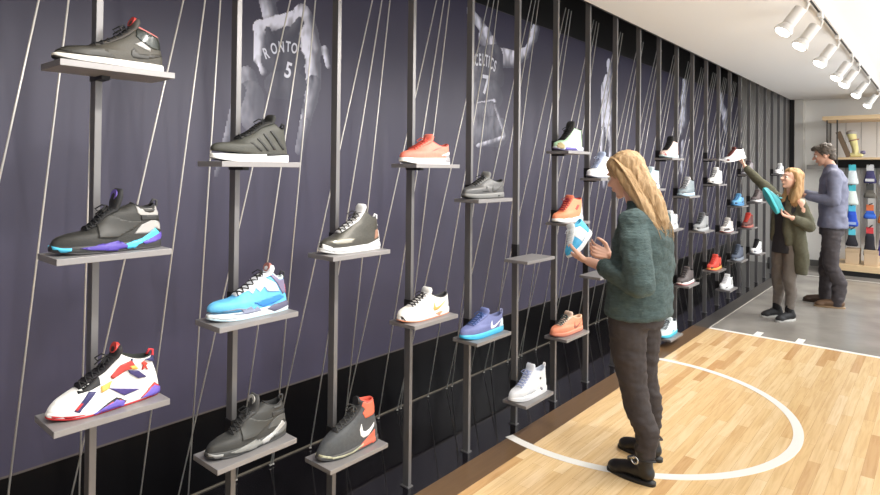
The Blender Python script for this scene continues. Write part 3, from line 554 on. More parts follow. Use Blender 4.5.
far(20, 1.513, 'white and black sneaker on the farthest shelf beside the blonde woman', upper=(228,228,228), sole=(236,236,236), lace=(20,20,22), lining=(24,24,26), panels={'side_mark': [(-40,40),(0,66),(50,60),(10,36)]}, colors=dict(side_mark=(30,30,34)))
# ------------------------------------------------------------------ people
SKIN = mat((206,158,134), .5, var=.06, bscale=30)
SKINP = mat((222,176,154), .5, var=.06, bscale=30)
def fold(amp, sc, seed=0):
    def f(co): return amp*noise.noise(Vector((co.x*sc[0]+seed, co.y*sc[1], co.z*sc[2])))+amp*.4*noise.noise(Vector((co.x*sc[0]*2.3, co.y*sc[1]*2.3+seed, co.z*sc[2]*2.1)))
    return f
def face_prims(bm, M, s=1.0, nose=1.0):
    """M: head matrix, +x forward, +y left, origin at head centre"""
    rot = M.to_3x3()
    def E(c, r, rr=None): p_ell(bm, M @ (Vector(c)*s), [v*s for v in r], rot @ rr if rr else rot)
    def Cp(a, b, ra, rb): p_cap(bm, M @ (Vector(a)*s), M @ (Vector(b)*s), ra*s, rb*s)
    E((-.012,0,.032), (.094,.074,.082)); E((.026,0,-.02), (.062,.057,.084)); E((.032,0,-.062), (.046,.046,.042)); E((.064,0,-.09), (.019,.022,.017))
    Cp((.084,0,.014), (.108,0,-.016), .0075*nose, .0115*nose); E((.098,.009,-.019), (.009,.006,.006)); E((.098,-.009,-.019), (.009,.006,.006))
    E((.073,0,.034), (.018,.046,.011))
    for y in (-1, 1):
        E((.058,y*.034,-.022), (.028,.02,.024)); E((-.006,y*.076,-.012), (.017,.008,.03)); Cp((-.002,y*.081,.006), (-.012,y*.084,.0), .006, .006)
    E((.086,0,-.047), (.011,.022,.006)); E((.085,0,-.057), (.010,.018,.006))
def hand_prims(bm, wrist, d, n, thumb, curls=(.5,.55,.6,.65), s=1.0, thumb_curl=.35, spread=.07):
    # wrist point, d along the hand, n palm normal (fingers curl to it), thumb = +1/-1 side of d x n
    W = Vector(wrist); d = Vector(d).normalized(); n = Vector(n); n = (n-d*n.dot(d)).normalized(); side = d.cross(n)*thumb
    for i in range(4):
        off = (.5-i/3)*.066*s; k = W+d*(.088-.004*abs(i-1))*s+side*off
        p_cap(bm, W+d*.012*s+side*off*.55, k, .0125*s, .0105*s)
        L = (.071,.079,.073,.058)[i]*s; p = k; r = .0090*s; base = (d+side*(.5-i/3)*spread*2).normalized(); ang = 0
        for q_, fr in enumerate((.45, .3, .25)):
            ang += curls[i]*(1.0, 1.1, .7)[q_]; dd = base*math.cos(ang)+n*math.sin(ang)
            e = p+dd*L*fr; p_cap(bm, p, e, r, r*.9); p = e; r *= .9
    a = W+d*.022*s+side*.028*s; b = a+(d*.6+side*.75+n*.3).normalized()*.042*s; c = b+(d*.9+side*.25+n*thumb_curl).normalized()*.033*s; e = c+(d*.95+n*(thumb_curl+.15)).normalized()*.026*s
    p_chain(bm, [(a,.0145*s),(b,.0115*s),(c,.0098*s),(e,.0085*s)])
def head_matrix(c, yaw, pitch=0, roll=0):
    return Matrix.Translation(c) @ Matrix.Rotation(yaw, 4, 'Z') @ Matrix.Rotation(pitch, 4, 'Y') @ Matrix.Rotation(roll, 4, 'X')
def eyes(M, parent, s=1.0):
    for y in (-1, 1):
        bm = bmesh.new(); p_ell(bm, M @ Vector((.0725*s, y*.031*s, .008*s)), (.0125*s,)*3); ey = link('eye', bm, mat((232,228,222), .2), parent, True)
        bm = bmesh.new(); p_ell(bm, M @ Vector((.081*s, y*.032*s, .008*s)), (.005*s,.0058*s,.0058*s)); link('iris', bm, mat((52,40,34), .2), ey, True)
        bm = bmesh.new(); tube(bm, [M @ (Vector(v)*s) for v in ((.083,y*.012,.03),(.086,y*.03,.034),(.076,y*.048,.03))], .003*s, 6); link('eyebrow', bm, mat((96,72,50), .8), parent, True)
def shoe_pair_boot(parent, heel, toe, m, ms, name='boot', shaft=.16, w=.046, hgt=.075, ring=None, lace=None, sole_col=None, ank=None):
    # footwear from heel point to toe point (ground), optional shaft
    H, T = Vector(heel), Vector(toe); d = (T-H); L = d.length; d.normalize(); s = Vector((-d.y, d.x, 0)); up = Vector((0,0,1))
    def P(a, z, b=0): return H+d*(a*L)+s*b+up*z
    rot = Matrix((d, s, up)).transposed()
    bm = bmesh.new()
    p_cap(bm, P(.16,.052), P(.34,.06), w*.92, w*.9); p_cap(bm, P(.3,.055), P(.62,.045), w*.9, w*.84); p_cap(bm, P(.62,.044), P(.82,.037), w*.86, w*.72)
    p_ell(bm, P(.80,.03), (L*.2, w*.98, .032), rot)
    a = Vector(ank) if ank else P(.24, .12)
    if shaft > .09: p_cap(bm, P(.2,.06), (a.x, a.y, shaft), w*.95, w*.98)
    me = melt(bm, .006, 5, fold(.0015, (30,30,30)))
    for v in me.vertices: v.co.z = max(v.co.z, .012)
    b = link(name, me, m, parent)
    bm = bmesh.new(); ol = []
    for j in range(36):
        q_ = 2*math.pi*j/36; u = (1-math.cos(q_))/2; ww = w*(.82+.2*math.sin(min(1, u*1.3)*math.pi*.8))*abs(math.sin(q_))**.6*math.copysign(1, math.sin(q_)); ol.append((u*1.02-.01, ww))
    loft(bm, [[P(u, z, v*k) for u, v in ol] for z, k in ((0,.96),(.003,1.0),(.013,1.01),(.017,.96))]); link('sole', recalc(bm), ms, b, True)
    if ring:
        bm = bmesh.new(); c = P(.34, .115, ring*w*.98); pts = [c+(d*math.cos(t)+up*math.sin(t))*.017+s*ring*.004 for t in [2*math.pi*i/18 for i in range(19)]]
        tube(bm, pts, .0042, 6); link('ring_buckle', bm, mat((206,206,204), .25, .9), b, True)
        bm = bmesh.new(); pts = [c+s*ring*.002, P(.5,.10,ring*w*.7), P(.56,.098,0), P(.5,.10,-ring*w*.7), P(.3,.115,-ring*w*.95), P(.08,.12,-ring*w*.5), P(.0,.12,0), P(.1,.12,ring*w*.75), c]
        tube(bm, pts, .006, 6); link('strap', bm, m, b, True)
    if lace:
        bm = bmesh.new()
        for i in range(5):
            c = P(.42+.07*i, .1-.009*i); tube(bm, [c+s*.02-up*.006, c+up*.004, c-s*.02-up*.006], .003, 6)
        link('laces', bm, lace, b, True)
    return b

def knit(col, sc=350, var=.25, rough=.9, bump=.5, streak=None): return mat(col, rough, 0, bump, sc, var, streak=streak)

# ---- the woman in the green sweater, in front
W1A = R(176)
p1 = thing('person', 'blonde woman in dark green knitted sweater and black boots looking at a blue sneaker', 'person', (1.45, 3.05, 0), W1A)
HM = head_matrix((.072, 0, 1.515), R(-6), R(18))
bm = bmesh.new()
face_prims(bm, HM, 1.0)
p_cap(bm, (-.015,0,1.33), (.03,0,1.44), .054, .05)
p_loft(bm, [(-.02,0,.84,.09,.13),(-.02,0,.95,.095,.125),(-.03,0,1.1,.10,.125),(-.035,0,1.22,.10,.15),(-.03,0,1.3,.075,.15),(-.02,0,1.36,.05,.07)])
p_chain(bm, [((-.035,.155,1.285),.048),((-.11,.215,1.0),.036),((.08,.15,1.035),.032),((.225,.105,1.053),.024)])
p_chain(bm, [((-.03,-.155,1.285),.048),((-.03,-.215,1.0),.036),((.215,-.115,1.06),.025)])
for s, kx, ax, ay in ((1,-.035,-.10,.13),(-1,.0,-.02,-.13)):
    p_chain(bm, [((-.005,s*.08,.82),.066),((kx+.0,s*.09,.44),.046),((kx-.03,s*.1,.33),.044),((ax-.01,s*.112,.22),.038),((ax,ay,.10),.032)]); p_cap(bm, (ax,ay,.1), (ax-.0,ay,.06), .034, .034); p_cap(bm, (ax,ay,.05), (ax+.12,ay,.035), .03, .022)
hand_prims(bm, (.225,.105,1.053), (1,-.28,.10), (.15,-.55,.9), -1, (.35,.4,.42,.45), 1.05, .4)
hand_prims(bm, (.215,-.115,1.06), (.75,.45,.28), (.15,.8,.55), 1, (.45,.5,.5,.5), .96, .35)
b1 = link('body', melt(bm, .0042, 3), SKINP, p1); eyes(HM, b1)
# sweater
bm = bmesh.new()
p_loft(bm, [(-.012,0,.79,.150,.192),(-.012,0,.805,.158,.2),(-.012,0,.9,.155,.195),(-.02,0,1.02,.145,.185),(-.03,0,1.14,.14,.185),(-.04,0,1.24,.128,.19),(-.042,0,1.30,.10,.165),(-.03,0,1.35,.07,.10),(-.015,0,1.385,.064,.07)])
p_chain(bm, [((-.045,.14,1.285),.072),((-.08,.195,1.16),.074),((-.125,.225,1.0),.07)]); p_chain(bm, [((-.125,.225,1.0),.07),((-.02,.19,1.015),.064),((.085,.15,1.035),.052)])
p_chain(bm, [((-.04,-.14,1.285),.072),((-.04,-.225,1.0),.064),((.11,-.16,1.03),.05)])
def f_sw(co):
    v = fold(.0105, (9,9,13), 3)(co)+fold(.004, (26,26,30), 5)(co)
    return v+.0014*math.sin(co.z*420)
link('sweater', melt(bm, .0075, 6, f_sw), mat((72,88,88), .95, 0, .9, 90, .5, streak=(1,1,3.2)), p1)
bm = bmesh.new(); p_chain(bm, [((.075,.153,1.034),.05),((.10,.146,1.037),.05)]); link('cuff', melt(bm, .006, 3, fold(.002,(60,60,60))), knit((58,74,72), 200), p1)
# trousers
bm = bmesh.new()
p_loft(bm, [(-.01,0,.74,.118,.15),(-.01,0,.80,.122,.158),(-.01,0,.88,.115,.15),(-.01,0,.94,.105,.14)])
for s, kx, ax, ay in ((1,-.03,-.105,.128),(-1,.005,-.02,-.128)):
    p_chain(bm, [((.012,s*.078,.79),.100),((.005,s*.085,.62),.09),((kx,s*.092,.44),.069),((kx-.03,s*.1,.34),.066),((ax-.012,s*.112,.24),.056),((ax,ay,.125),.047)])
link('trousers', melt(bm, .0075, 6, lambda co: fold(.008, (14,14,34), 8)(co)*(1 if co.z < .75 else .5)), mat((58,51,50), .8, 0, .3, 300, .15), p1)
bl = mat((26,24,24), .38, bump=.15, bscale=60); so = mat((20,19,18), .5)
shoe_pair_boot(p1, (-.165,.13,0), (.085,.135,0), bl, so, shaft=.17, w=.041, ring=1, ank=(-.105,.13,0)); shoe_pair_boot(p1, (-.085,-.13,0), (.165,-.135,0), bl, so, shaft=.17, w=.041, ring=1, ank=(-.022,-.13,0))
def strands(bm, roots, path, spread, n, rad, seed):
    rnd = random.Random(seed)
    for i in range(n):
        a = rnd.uniform(*roots); o = [Vector((rnd.gauss(0, spread), rnd.gauss(0, spread), 0)) for _ in range(2)]; pts = path(a, rnd)
        pts = [p+o[0]*(j/len(pts))+o[1]*(j/len(pts))**2 for j, p in enumerate(pts)]
        tube(bm, pts, [rad*(1-.6*j/len(pts)) for j in range(len(pts))], 5)
HAIR1 = mat((182,150,110), .5, 0, .8, 60, .4, streak=(9,9,.8))
bm = bmesh.new()
I3 = HM.to_3x3()
def HP(x, y, z): return HM @ Vector((x, y, z))
p_ell(bm, HP(-.022,0,.045), (.102,.086,.09), I3); p_ell(bm, HP(.03,0,.075), (.055,.06,.05), I3)
for s in (-1, 1):
    p_chain(bm, [(HP(-.0,s*.055,.06),.038),(HP(-.03,s*.066,.0),.036),(HP(-.055,s*.068,-.07),.034),(Vector((-.055,s*.08,1.39)),.034),(Vector((-.10,s*.075,1.31)),.028),(Vector((-.13,s*.06,1.26)),.016)])
p_chain(bm, [(HP(-.07,0,.0),.06),(HP(-.085,0,-.08),.062),(Vector((-.085,0,1.37)),.062),(Vector((-.12,0,1.30)),.044),(Vector((-.145,.0,1.24)),.018)])
me = melt(bm, .006, 4, lambda co: .006*noise.noise(Vector((co.x*55, co.y*55, co.z*7)))+.004*noise.noise(Vector((co.x*120, co.y*120, co.z*9))))
bm = bmesh.new(); bm.from_mesh(me)
def hp1(a, r):
    s = math.sin(a); return [HP(.05-.03*abs(s), .04*s, .118-.01*abs(s)), HP(-.01-.01*abs(s), .09*s, .09), HP(-.06-.03*(1-abs(s)), .1*s, .02), Vector((-.045-.06*(1-abs(s)), .11*s, 1.43)), Vector((-.085-.05*(1-abs(s)), .10*s, 1.34)), Vector((-.135-.02*(1-abs(s)), .08*s, 1.27)), Vector((-.155, .06*s, 1.215+r.uniform(-.03,.03)))]
strands(bm, (-1.57, 1.57), lambda a, r: [cr(hp1(a, r), t/14) for t in range(15)], .007, 170, .0032, 5)
link('hair', bm, HAIR1, p1, True)
# the sneaker in her hands
_s = sneaker('sneaker', 'blue and white sneaker held up in the hands of the woman in the green sweater', (1.077, 2.985, 1.10), R(76), prof='plain_mid', upper=(66,170,218), sole=(232,236,238), lace=(226,232,236), lining=(96,190,226), tongue=(232,236,238),
    panels={'white_quarter': [(-20,30),(-30,84),(10,120),(60,100),(90,30)]}, colors=dict(white_quarter=(232,234,234)), gro='sneakers held by shoppers')
hold(_s, (1.085, 3.07, 1.155), (.0, -.82, -.42), (-.35, -.2, .9)); _s.scale = (.92,)*3

# ---- the woman reaching to a shelf
W2A = R(235)
p2 = thing('person', 'woman in olive cardigan and grey trousers reaching up to a high shelf with one arm', 'person', (1.375, 7.12, 0), W2A)
HM = head_matrix((.05, .17, 1.47), R(-14), R(-12), R(4))
bm = bmesh.new(); face_prims(bm, HM, .97)
p_cap(bm, (0,.11,1.27), (.02,.15,1.39), .05, .047)
p_loft(bm, [(0,.06,.80,.09,.13),(0,.07,.95,.085,.115),(0,.085,1.1,.09,.12),(0,.095,1.2,.09,.14),(0,.105,1.27,.06,.12),(0,.11,1.31,.045,.06)])
RH = (.17,-.335,1.60)
p_chain(bm, [((0,-.05,1.24),.045),((.07,-.205,1.415),.036),(RH,.025)])
p_chain(bm, [((0,.24,1.23),.045),((-.02,.315,1.0),.036),((.17,.30,1.085),.025)])
for ly, kx, ax, ay in ((.15,.03,.0,.10),(-.01,.02,-.0,-.06)):
    p_chain(bm, [((0,ly,.79),.058),((kx,ly-.02,.43),.046),((ax-.02,ay,.28),.044),((ax,ay,.09),.033)]); p_cap(bm, (ax,ay,.05), (ax+.06,ay,.045), .024, .018)
hand_prims(bm, RH, (.12,-.32,.9), (.6,-.6,-.2), -1, (.5,.55,.6,.6), .95)
hand_prims(bm, (.17,.30,1.085), (.55,-.75,.3), (.25,-.3,.95), 1, (.55,.6,.6,.6), .95)
b2 = link('body', melt(bm, .0052, 3), SKINP, p2); eyes(HM, b2, .97)
bm = bmesh.new(); p_loft(bm, [(.012,.06,.70,.108,.135),(.012,.065,.9,.102,.125),(.012,.08,1.08,.112,.13),(.01,.095,1.2,.105,.14),(.005,.105,1.26,.07,.10)])
link('top', melt(bm, .009, 4, fold(.005,(14,14,12),2)), mat((44,42,46), .8, bump=.2, bscale=200), p2)
bm = bmesh.new()
OL = mat((86,84,68), .95, 0, .7, 110, .3)
for s in (-1, 1):
    rows = [(1.29,.045,.0,.03),(1.22,.11,.045,.035),(1.1,.135,.06,.035),(.95,.145,.06,.036),(.84,.16,.05,.034)] if s < 0 else [(1.29,.045,.0,.03),(1.22,.11,.045,.035),(1.1,.13,.07,.036),(.95,.14,.075,.036),(.82,.15,.05,.036)]
    cy = lambda z: .105-(1.29-z)*.07
    for (z, yy, xx, r), (z2, yy2, xx2, r2) in zip(rows, rows[1:]):
        p_chain(bm, [((xx+.03,cy(z)+s*yy*.62,z),r),((xx2+.03,cy(z2)+s*yy2*.62,z2),r2)]); p_chain(bm, [((xx-.04,cy(z)+s*yy,z),r),((xx2-.04,cy(z2)+s*yy2,z2),r2)])
p_loft(bm, [(-.06,.07,.79,.075,.165),(-.06,.065,.85,.075,.165),(-.055,.08,1.0,.075,.15),(-.05,.09,1.15,.08,.15),(-.035,.1,1.25,.07,.15),(-.02,.11,1.31,.05,.07)])
p_chain(bm, [((-.005,-.02,1.235),.062),((.065,-.2,1.41),.056),((.155,-.315,1.57),.04)])
p_chain(bm, [((-.01,.22,1.22),.064),((-.03,.315,1.0),.06),((.13,.31,1.068),.043)])
p_loft(bm, [(-.02,.235,.50,.05,.055),(-.015,.235,.6,.065,.07),(-.01,.225,.75,.07,.075),(-.0,.21,.9,.07,.07),(.0,.2,1.02,.06,.06)])
link('cardigan', melt(bm, .0095, 5, fold(.008,(12,12,14),9)), OL, p2)
bm = bmesh.new(); p_loft(bm, [(0,.065,.72,.095,.145),(0,.065,.8,.10,.15),(0,.065,.9,.09,.13)])
for ly, kx, ax, ay in ((.145,.03,-.005,.10),(-.01,.02,-.005,-.06)):
    p_chain(bm, [((0,ly,.77),.085),((kx,ly-.015,.43),.063),((ax-.015,ay+.01,.27),.056),((ax,ay,.13),.042)])
link('trousers', melt(bm, .0085, 5, fold(.006,(16,16,26),4)), mat((112,104,97), .85, 0, .3, 200, .12), p2)
bl2 = mat((34,34,36), .7); 
for ay in (.10, -.06):
    bm = bmesh.new(); p_cap(bm, (-.002,ay,.10), (-.002,ay,.15), .041, .04); link('sock', melt(bm, .007, 3), mat((20,20,22), .9), p2)
shoe_pair_boot(p2, (-.075,.10,0), (.175,.12,0), bl2, mat((190,188,184), .6), 'trainer', shaft=.10, w=.043, lace=mat((50,50,52), .8), ank=(-.01,.10,0)); shoe_pair_boot(p2, (-.075,-.06,0), (.17,-.085,0), bl2, mat((190,188,184), .6), 'trainer', shaft=.10, w=.043, lace=mat((50,50,52), .8), ank=(-.01,-.06,0))
bm = bmesh.new(); I3 = HM.to_3x3()
p_ell(bm, HP(-.026,0,.045), (.094,.082,.084), I3); p_ell(bm, HP(.028,0,.078), (.045,.055,.04), I3)
for s in (-1, 1): p_chain(bm, [(HP(-.005,s*.055,.055),.036),(HP(-.03,s*.072,-.01),.03),(HP(-.03,s*.085,-.1),.033),(HP(-.02,s*.088,-.17),.034),(HP(-.005,s*.078,-.24),.02)])
p_chain(bm, [(HP(-.07,0,.0),.055),(HP(-.075,0,-.09),.062),(HP(-.06,0,-.18),.055),(HP(-.05,0,-.25),.03)])
me = melt(bm, .007, 4, lambda co: .008*noise.noise(Vector((co.x*45, co.y*45, co.z*9))))
bm = bmesh.new(); bm.from_mesh(me)
def hp2(a, r):
    s = math.sin(a); return [HP(.03,.03*s,.112), HP(-.02,.085*s,.07), HP(-.05*(1.6-abs(s)),.095*s,-.02), HP(-.06*(1.6-abs(s)),.105*s,-.12), HP(-.05*(1.4-abs(s)),.1*s,-.2), HP(-.04,.09*s,-.27+r.uniform(-.02,.03))]
strands(bm, (-1.57, 1.57), lambda a, r: [cr(hp2(a, r), t/12) for t in range(13)], .008, 110, .0035, 8)
link('hair', bm, mat((176,138,92), .55, 0, .8, 50, .35, streak=(9,9,.9)), p2, True)

# ---- the man beyond
W3A = R(188)
p3 = thing('person', 'dark-haired man in blue-grey jacket and dark trousers seen in profile near the back shelving', 'person', (1.70, 8.2, 0), W3A)
HM = head_matrix((.09, 0, 1.745), R(0), R(16))
bm = bmesh.new(); face_prims(bm, HM, 1.06, 1.15)
p_cap(bm, (.0,0,1.56), (.05,0,1.67), .06, .057)
p_loft(bm, [(0,0,.92,.10,.14),(0,0,1.1,.10,.14),(0,0,1.3,.11,.16),(0,0,1.45,.11,.19),(0,0,1.54,.08,.17),(.01,0,1.6,.05,.07)])
p_chain(bm, [((0,.18,1.5),.05),((.0,.24,1.22),.042),((.27,.17,1.27),.028)]); p_chain(bm, [((0,-.18,1.5),.05),((.05,-.23,1.22),.042),((.30,-.12,1.30),.028)])
for s, kx, ax in ((1,.02,-.05),(-1,.06,.07)):
    p_chain(bm, [((.015,s*.08,.86),.066),((kx,s*.1,.48),.052),((ax-.02,s*.1,.3),.05),((ax,s*.11,.1),.036)]); p_cap(bm, (ax,s*.11,.04), (ax+.12,s*.11,.035), .03, .024)
hand_prims(bm, (.27,.17,1.27), (.9,-.35,.15), (.1,-.8,.5), -1, (.4,.45,.5,.5), 1.05); hand_prims(bm, (.30,-.12,1.30), (.85,.4,.15), (.1,.8,.4), 1, (.4,.45,.5,.5), 1.05)
b3 = link('body', melt(bm, .0055, 3), SKIN, p3); eyes(HM, b3, 1.06)
bm = bmesh.new(); p_loft(bm, [(.0,0,.905,.145,.19),(.0,0,.93,.15,.195),(.0,0,1.1,.14,.18),(-.005,0,1.3,.145,.19),(-.005,0,1.45,.14,.21),(0,0,1.55,.10,.17),(.01,0,1.6,.07,.09),(.015,0,1.64,.062,.07)])
p_chain(bm, [((-.005,.175,1.5),.075),((-.01,.245,1.22),.068),((.23,.185,1.262),.048)]); p_chain(bm, [((-.005,-.175,1.5),.075),((.04,-.24,1.22),.065),((.26,-.13,1.29),.048)])
link('jacket', melt(bm, .0095, 5, fold(.012,(9,9,14),6)), mat((112,114,134), .6, 0, .25, 60, .15), p3)
bm = bmesh.new(); p_loft(bm, [(.01,0,.82,.125,.165),(.01,0,.9,.125,.165),(.01,0,1.02,.118,.16)])
for s, kx, ax in ((1,.02,-.05),(-1,.06,.07)):
    p_chain(bm, [((.01,s*.085,.86),.10),((.02,s*.09,.66),.093),((kx,s*.1,.48),.08),((ax-.015,s*.105,.28),.075),((ax,s*.11,.10),.068),((ax+.005,s*.11,.06),.066)])
link('trousers', melt(bm, .0095, 5, fold(.009,(12,12,24),7)), mat((66,60,62), .8, 0, .3, 150, .12), p3)
br = mat((104,78,56), .5); shoe_pair_boot(p3, (-.12,.11,0), (.18,.13,0), br, mat((150,124,92), .5), 'shoe', shaft=.06, w=.05, lace=mat((60,46,36), .8)); shoe_pair_boot(p3, (-.0,-.11,0), (.295,-.13,0), mat((72,54,44), .5), mat((60,48,40), .5), 'shoe', shaft=.06, w=.05, lace=mat((40,32,28), .8))
bm = bmesh.new(); I3 = HM.to_3x3()
p_ell(bm, HP(-.028,0,.05), (.104,.09,.09), I3); p_ell(bm, HP(.045,.01,.098), (.06,.06,.032), I3); p_ell(bm, HP(-.07,0,-.03), (.05,.066,.06), I3)
for s in (-1, 1): p_ell(bm, HP(-.012,s*.078,.03), (.04,.014,.04), I3)
link('hair', melt(bm, .006, 3, lambda co: .008*noise.noise(co*38)+.005*noise.noise(co*80)), mat((84,74,64), .7, 0, .8, 60, .3), p3)
def drop(o, loc, **kw): pass
sneaker('sneaker', 'white and black sneaker gripped in the raised hand of the woman in the olive cardigan', (.91, 7.12, 1.665), R(58), prof='plain_mid', upper=(226,226,226), sole=(236,236,236), lace=(110,60,56), lining=(60,50,50), tongue=(120,70,66), lo=True, ry=R(-12),
    panels={'toe_tip': [(-153,6),(-153,46),(-120,54),(-96,30),(-110,6)]}, colors=dict(toe_tip=(90,40,40)), gro='sneakers held by shoppers')
_s = sneaker('sneaker', 'turquoise-soled sneaker held upright before the chest of the woman in the olive cardigan', (1.42, 6.70, 1.23), R(120), prof='low', upper=(60,150,158), sole=(74,188,200), lace=(200,220,222), lining=(60,130,140), tongue=(90,180,190), gro='sneakers held by shoppers')
hold(_s, (1.36, 6.80, 1.265), (-.45, -.1, .88), (.7, .68, .25)); _s.scale = (.95,)*3

# ------------------------------------------------------------------ track lights
def track_light(y, lab, tilt=(-.62, -.34, -.72)):
    t = thing('track_light', lab, 'spotlight', (2.0, y, 2.69), 0, 'white track spotlights')
    boxo('adapter', (-.016,-.05,-.03), (.016,.05,.0), M_lampw, t, .003)
    ld = Vector(tilt).normalized(); d = Vector((-.48,-.34,-.8)).normalized(); a = Vector((-.03, -.01, -.085))
    bm = bmesh.new(); tube(bm, [(0,0,-.03), (.012,0,-.06), (-.0,0,-.1), a+d*.05], .008, 8); link('arm', bm, M_lampw, t, True)
    bm = bmesh.new(); tube(bm, [a, a+d*.004, a+d*.125, a+d*.13], [.032,.038,.038,.036], 24); link('housing', recalc(bm), M_lampw, t, False)
    bm = bmesh.new(); tube(bm, [a+d*.13, a+d*.133, a+d*.165, a+d*.185, a+d*.186, a+d*.172], [.034,.037,.054,.058,.054,.05], 28); link('flare', recalc(bm), M_lampw, t, False)
    bm = bmesh.new(); tube(bm, [a+d*.1725, a+d*.192], [.05,.046], 28); link('lens', recalc(bm), mat((255,253,250), .3, emit=4), t, False)
    l = bpy.data.lights.new('lamp', 'SPOT'); l.energy = SPOT_W; l.spot_size = R(92); l.spot_blend = .7; l.shadow_soft_size = .045; l.color = (1, .965, .91)
    o = bpy.data.objects.new('lamp', l); C.objects.link(o); o.parent = t; p = a+d*.21
    o.location = p; o.rotation_euler = ld.to_track_quat('-Z', 'Y').to_euler()
tr = boxo('light_track', (1.982,-3,2.69), (2.018,11.2,2.7385), M_lampw); tag(tr, 'long white ceiling track carrying the row of spotlights', 'light track')
boxo('slot', (1.993,-3,2.687), (2.007,11.2,2.6902), M_black, tr)
for y, l in ((4.42,'white track spotlight nearest the camera on the ceiling'),(5.0,'second white track spotlight from the near end, lamp turned to the wall'),(5.9,'third white track spotlight from the near end'),(6.9,'fourth white track spotlight from the near end'),(7.5,'fifth white track spotlight, close beside the fourth'),(8.6,'sixth white track spotlight from the near end'),(10.0,'farthest white track spotlight near the back wall')): track_light(y, l)
for y in (3.3, 2.7, 2.1, 1.5, .8, 0, -.9): track_light(y, 'white track spotlight above the near end of the mural', (-.62,-.3,-.74))

# ------------------------------------------------------------------ back shelving
WD = mat((214,186,146), .5, var=.12, bscale=25, streak=(1,8,8))
fx = thing('shelving_unit', 'white and pale wood shelving unit against the back wall with hooks and product packs', 'shelving', (1.28, 10.7, 0))
boxo('plinth', (0,.02,0), (2.6,.74,.075), M_black, fx); boxo('base_board', (0,0,.075), (2.6,.74,.165), WD, fx, .003)
for i in range(13): boxo('back_panel', (.012+.2*i,.70,.165), (.012+.2*i+.194,.72,2.34), M_white, fx)
boxo('back_frame', (0,.722,.165), (2.6,.74,2.34), M_dgrey, fx)
boxo('shelf', (.0,.16,1.745), (2.6,.7,1.775), WD, fx, .002); boxo('hook_rail', (.0,.6,1.62), (2.6,.69,1.744), M_black, fx)
boxo('canopy', (-.02,0,2.34), (2.6,.74,2.4), WD, fx, .003)
for x in (.03, .16): boxo('upright', (x,.03,.165), (x+.018,.048,2.34), mat((60,56,52), .5), fx)
hooks = {0.33:(1.66,1.35,1.04,.68), .55:(1.66,1.37,1.06,.72), .72:(1.66,1.06,.68), .9:(1.66,1.36,1.02,.7)}
for x, zs in hooks.items():
    for z in zs: boxo('hook', (x,.18,z+.0), (x+.012,.7,z+.014), M_black, fx)
    boxo('product_rail', (x-.06,.62,zs[0]-1.2), (x-.052,.68,1.74), mat((70,68,66), .5), fx)
def pack(x, z, h, head, body, lab, toe=None):
    t = thing('sock_pack', lab, 'sock pack', (1.28+x, 10.7+.24, z), 0, 'packs hanging on the back shelving')
    boxo('header_card', (-.04,-.012,-.085), (.052,.0,.012), mat(head, .5), t, .002)
    bm = bmesh.new(); loft(bm, [[(xx*wd+.006, -.006+yy*dp, zz) for xx, yy in ((-1,-.5),(-.7,-1),(.7,-1),(1,-.5),(1,.5),(.7,1),(-.7,1),(-1,.5))] for zz, wd, dp in ((-.08,.046,.012),(-.14,.056,.022),(-h*.6,.06,.026),(-h*.85,.078,.03),(-h+.01,.076,.028),(-h,.06,.018))])
    b = link('sock', recalc(bm), mat(body, .85, bump=.3, bscale=200, var=.1), t, True)
    if toe: boxo('toe_band', (-.05,-.038,-h+.03), (.06,-.034,-h+.07), mat(toe, .8), b)
pack(.335, 1.655, .29, (74,190,204), (226,236,238), 'white sock pack with turquoise card, top of the first column')
pack(.335, 1.345, .29, (74,190,204), (224,234,228), 'white sock pack with turquoise card, second in the first column')
pack(.335, 1.035, .31, (84,190,224), (44,84,196), 'bright blue sock pack with cyan card in the first column', (160,180,220))
pack(.335, .675, .25, (90,196,214), (38,36,42), 'black sock pack with cyan card, lowest in the first column')
pack(.555, 1.655, .27, (196,196,196), (58,56,96), 'navy pack with white card at the top of the second column', (206,206,206))
pack(.555, 1.365, .2, (60,60,58), (96,92,84), 'dark grey pack under the navy one')
pack(.555, 1.055, .2, (206,110,66), (50,96,190), 'blue pack with orange card in the second column')
pack(.555, .715, .42, (206,60,66), (36,34,42), 'long black pack with red card and white tip', (230,230,230))
pack(.725, 1.655, .3, (210,210,210), (196,196,196), 'pale grey pack hanging near the right picture edge')
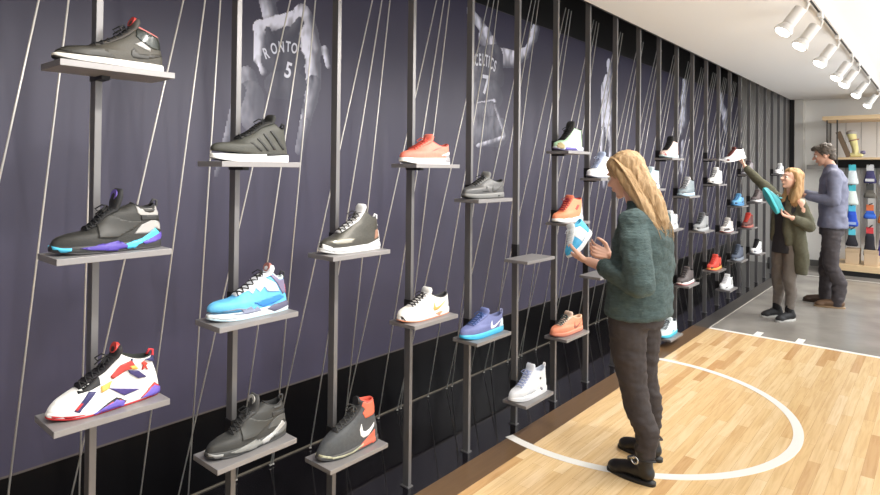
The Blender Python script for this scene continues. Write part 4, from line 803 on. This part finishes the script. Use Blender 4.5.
pack(.725, 1.055, .26, (226,150,70), (210,120,60), 'orange pack near the right picture edge')
pack(.725, .675, .36, (200,60,70), (72,62,150), 'violet pack near the right picture edge')
for x, l in ((.27,'beige cardboard box on the base board, left one'),(.5,'beige cardboard box on the base board, right one')):
    b = boxo('cardboard_box', (1.28+x,10.82,.1652), (1.28+x+.17,11.1,.38), mat((196,172,142), .8), None, .004); tag(b, l, 'box', 'boxes on the base board')
    boxo('lid', (1.28+x-.004,10.816,.34), (1.28+x+.174,11.104,.392), mat((186,162,132), .8), b, .002)
bt = thing('display_boot', 'cream and yellow boot-shaped display figure on the wooden top shelf', 'display', (1.66, 10.95, 1.775))
bm = bmesh.new(); p_chain(bm, [((0,0,.04),.04),((-.005,0,.14),.042),((-.04,0,.3),.056),((-.055,0,.36),.062)]); p_chain(bm, [((-.06,0,.035),.034),((.07,-.02,.035),.03)])
me = melt(bm, .008, 4)
for v in me.vertices: v.co.z = max(0, v.co.z)
link('boot', me, mat((226,214,150), .8, var=.25, bscale=20), bt)
bm = bmesh.new(); p_ell(bm, (-.056,0,.375), (.07,.066,.045)); link('cap', bm, mat((172,164,156), .8), bt, True)
bm = bmesh.new(); tube(bm, [(-.02,0,.255),(-.024,0,.27)], .068, 20); link('band', bm, mat((160,120,100), .8), bt, True)
bm = bmesh.new(); p_ell(bm, (.095,-.02,.075), (.035,.03,.03)); link('pompon', bm, mat((120,114,140), .9), bt, True)
lb = box(bmesh.new(), (-.03,-.06,0), (.03,.06,.41)); o = link('leaning_board', lb, mat((112,92,72), .7)); o.location = (1.575, 10.97, 1.7852); o.rotation_euler = (0, R(-20), 0); tag(o, 'brown board leaning beside the boot display on the top shelf', 'board')
sg = boxo('wall_shelf', (0,0,0), (.30,.34,.02), mat((168,164,158), .6)); sg.location = (1.0, 11.1, 1.64); tag(sg, 'small grey sloping wall shelf behind the man', 'wall shelf')
boxo('shelf_front', (0,-.004,-.05), (.30,.0,.02), mat((150,146,140), .6), sg)

bpy.data.scenes.remove(TS)
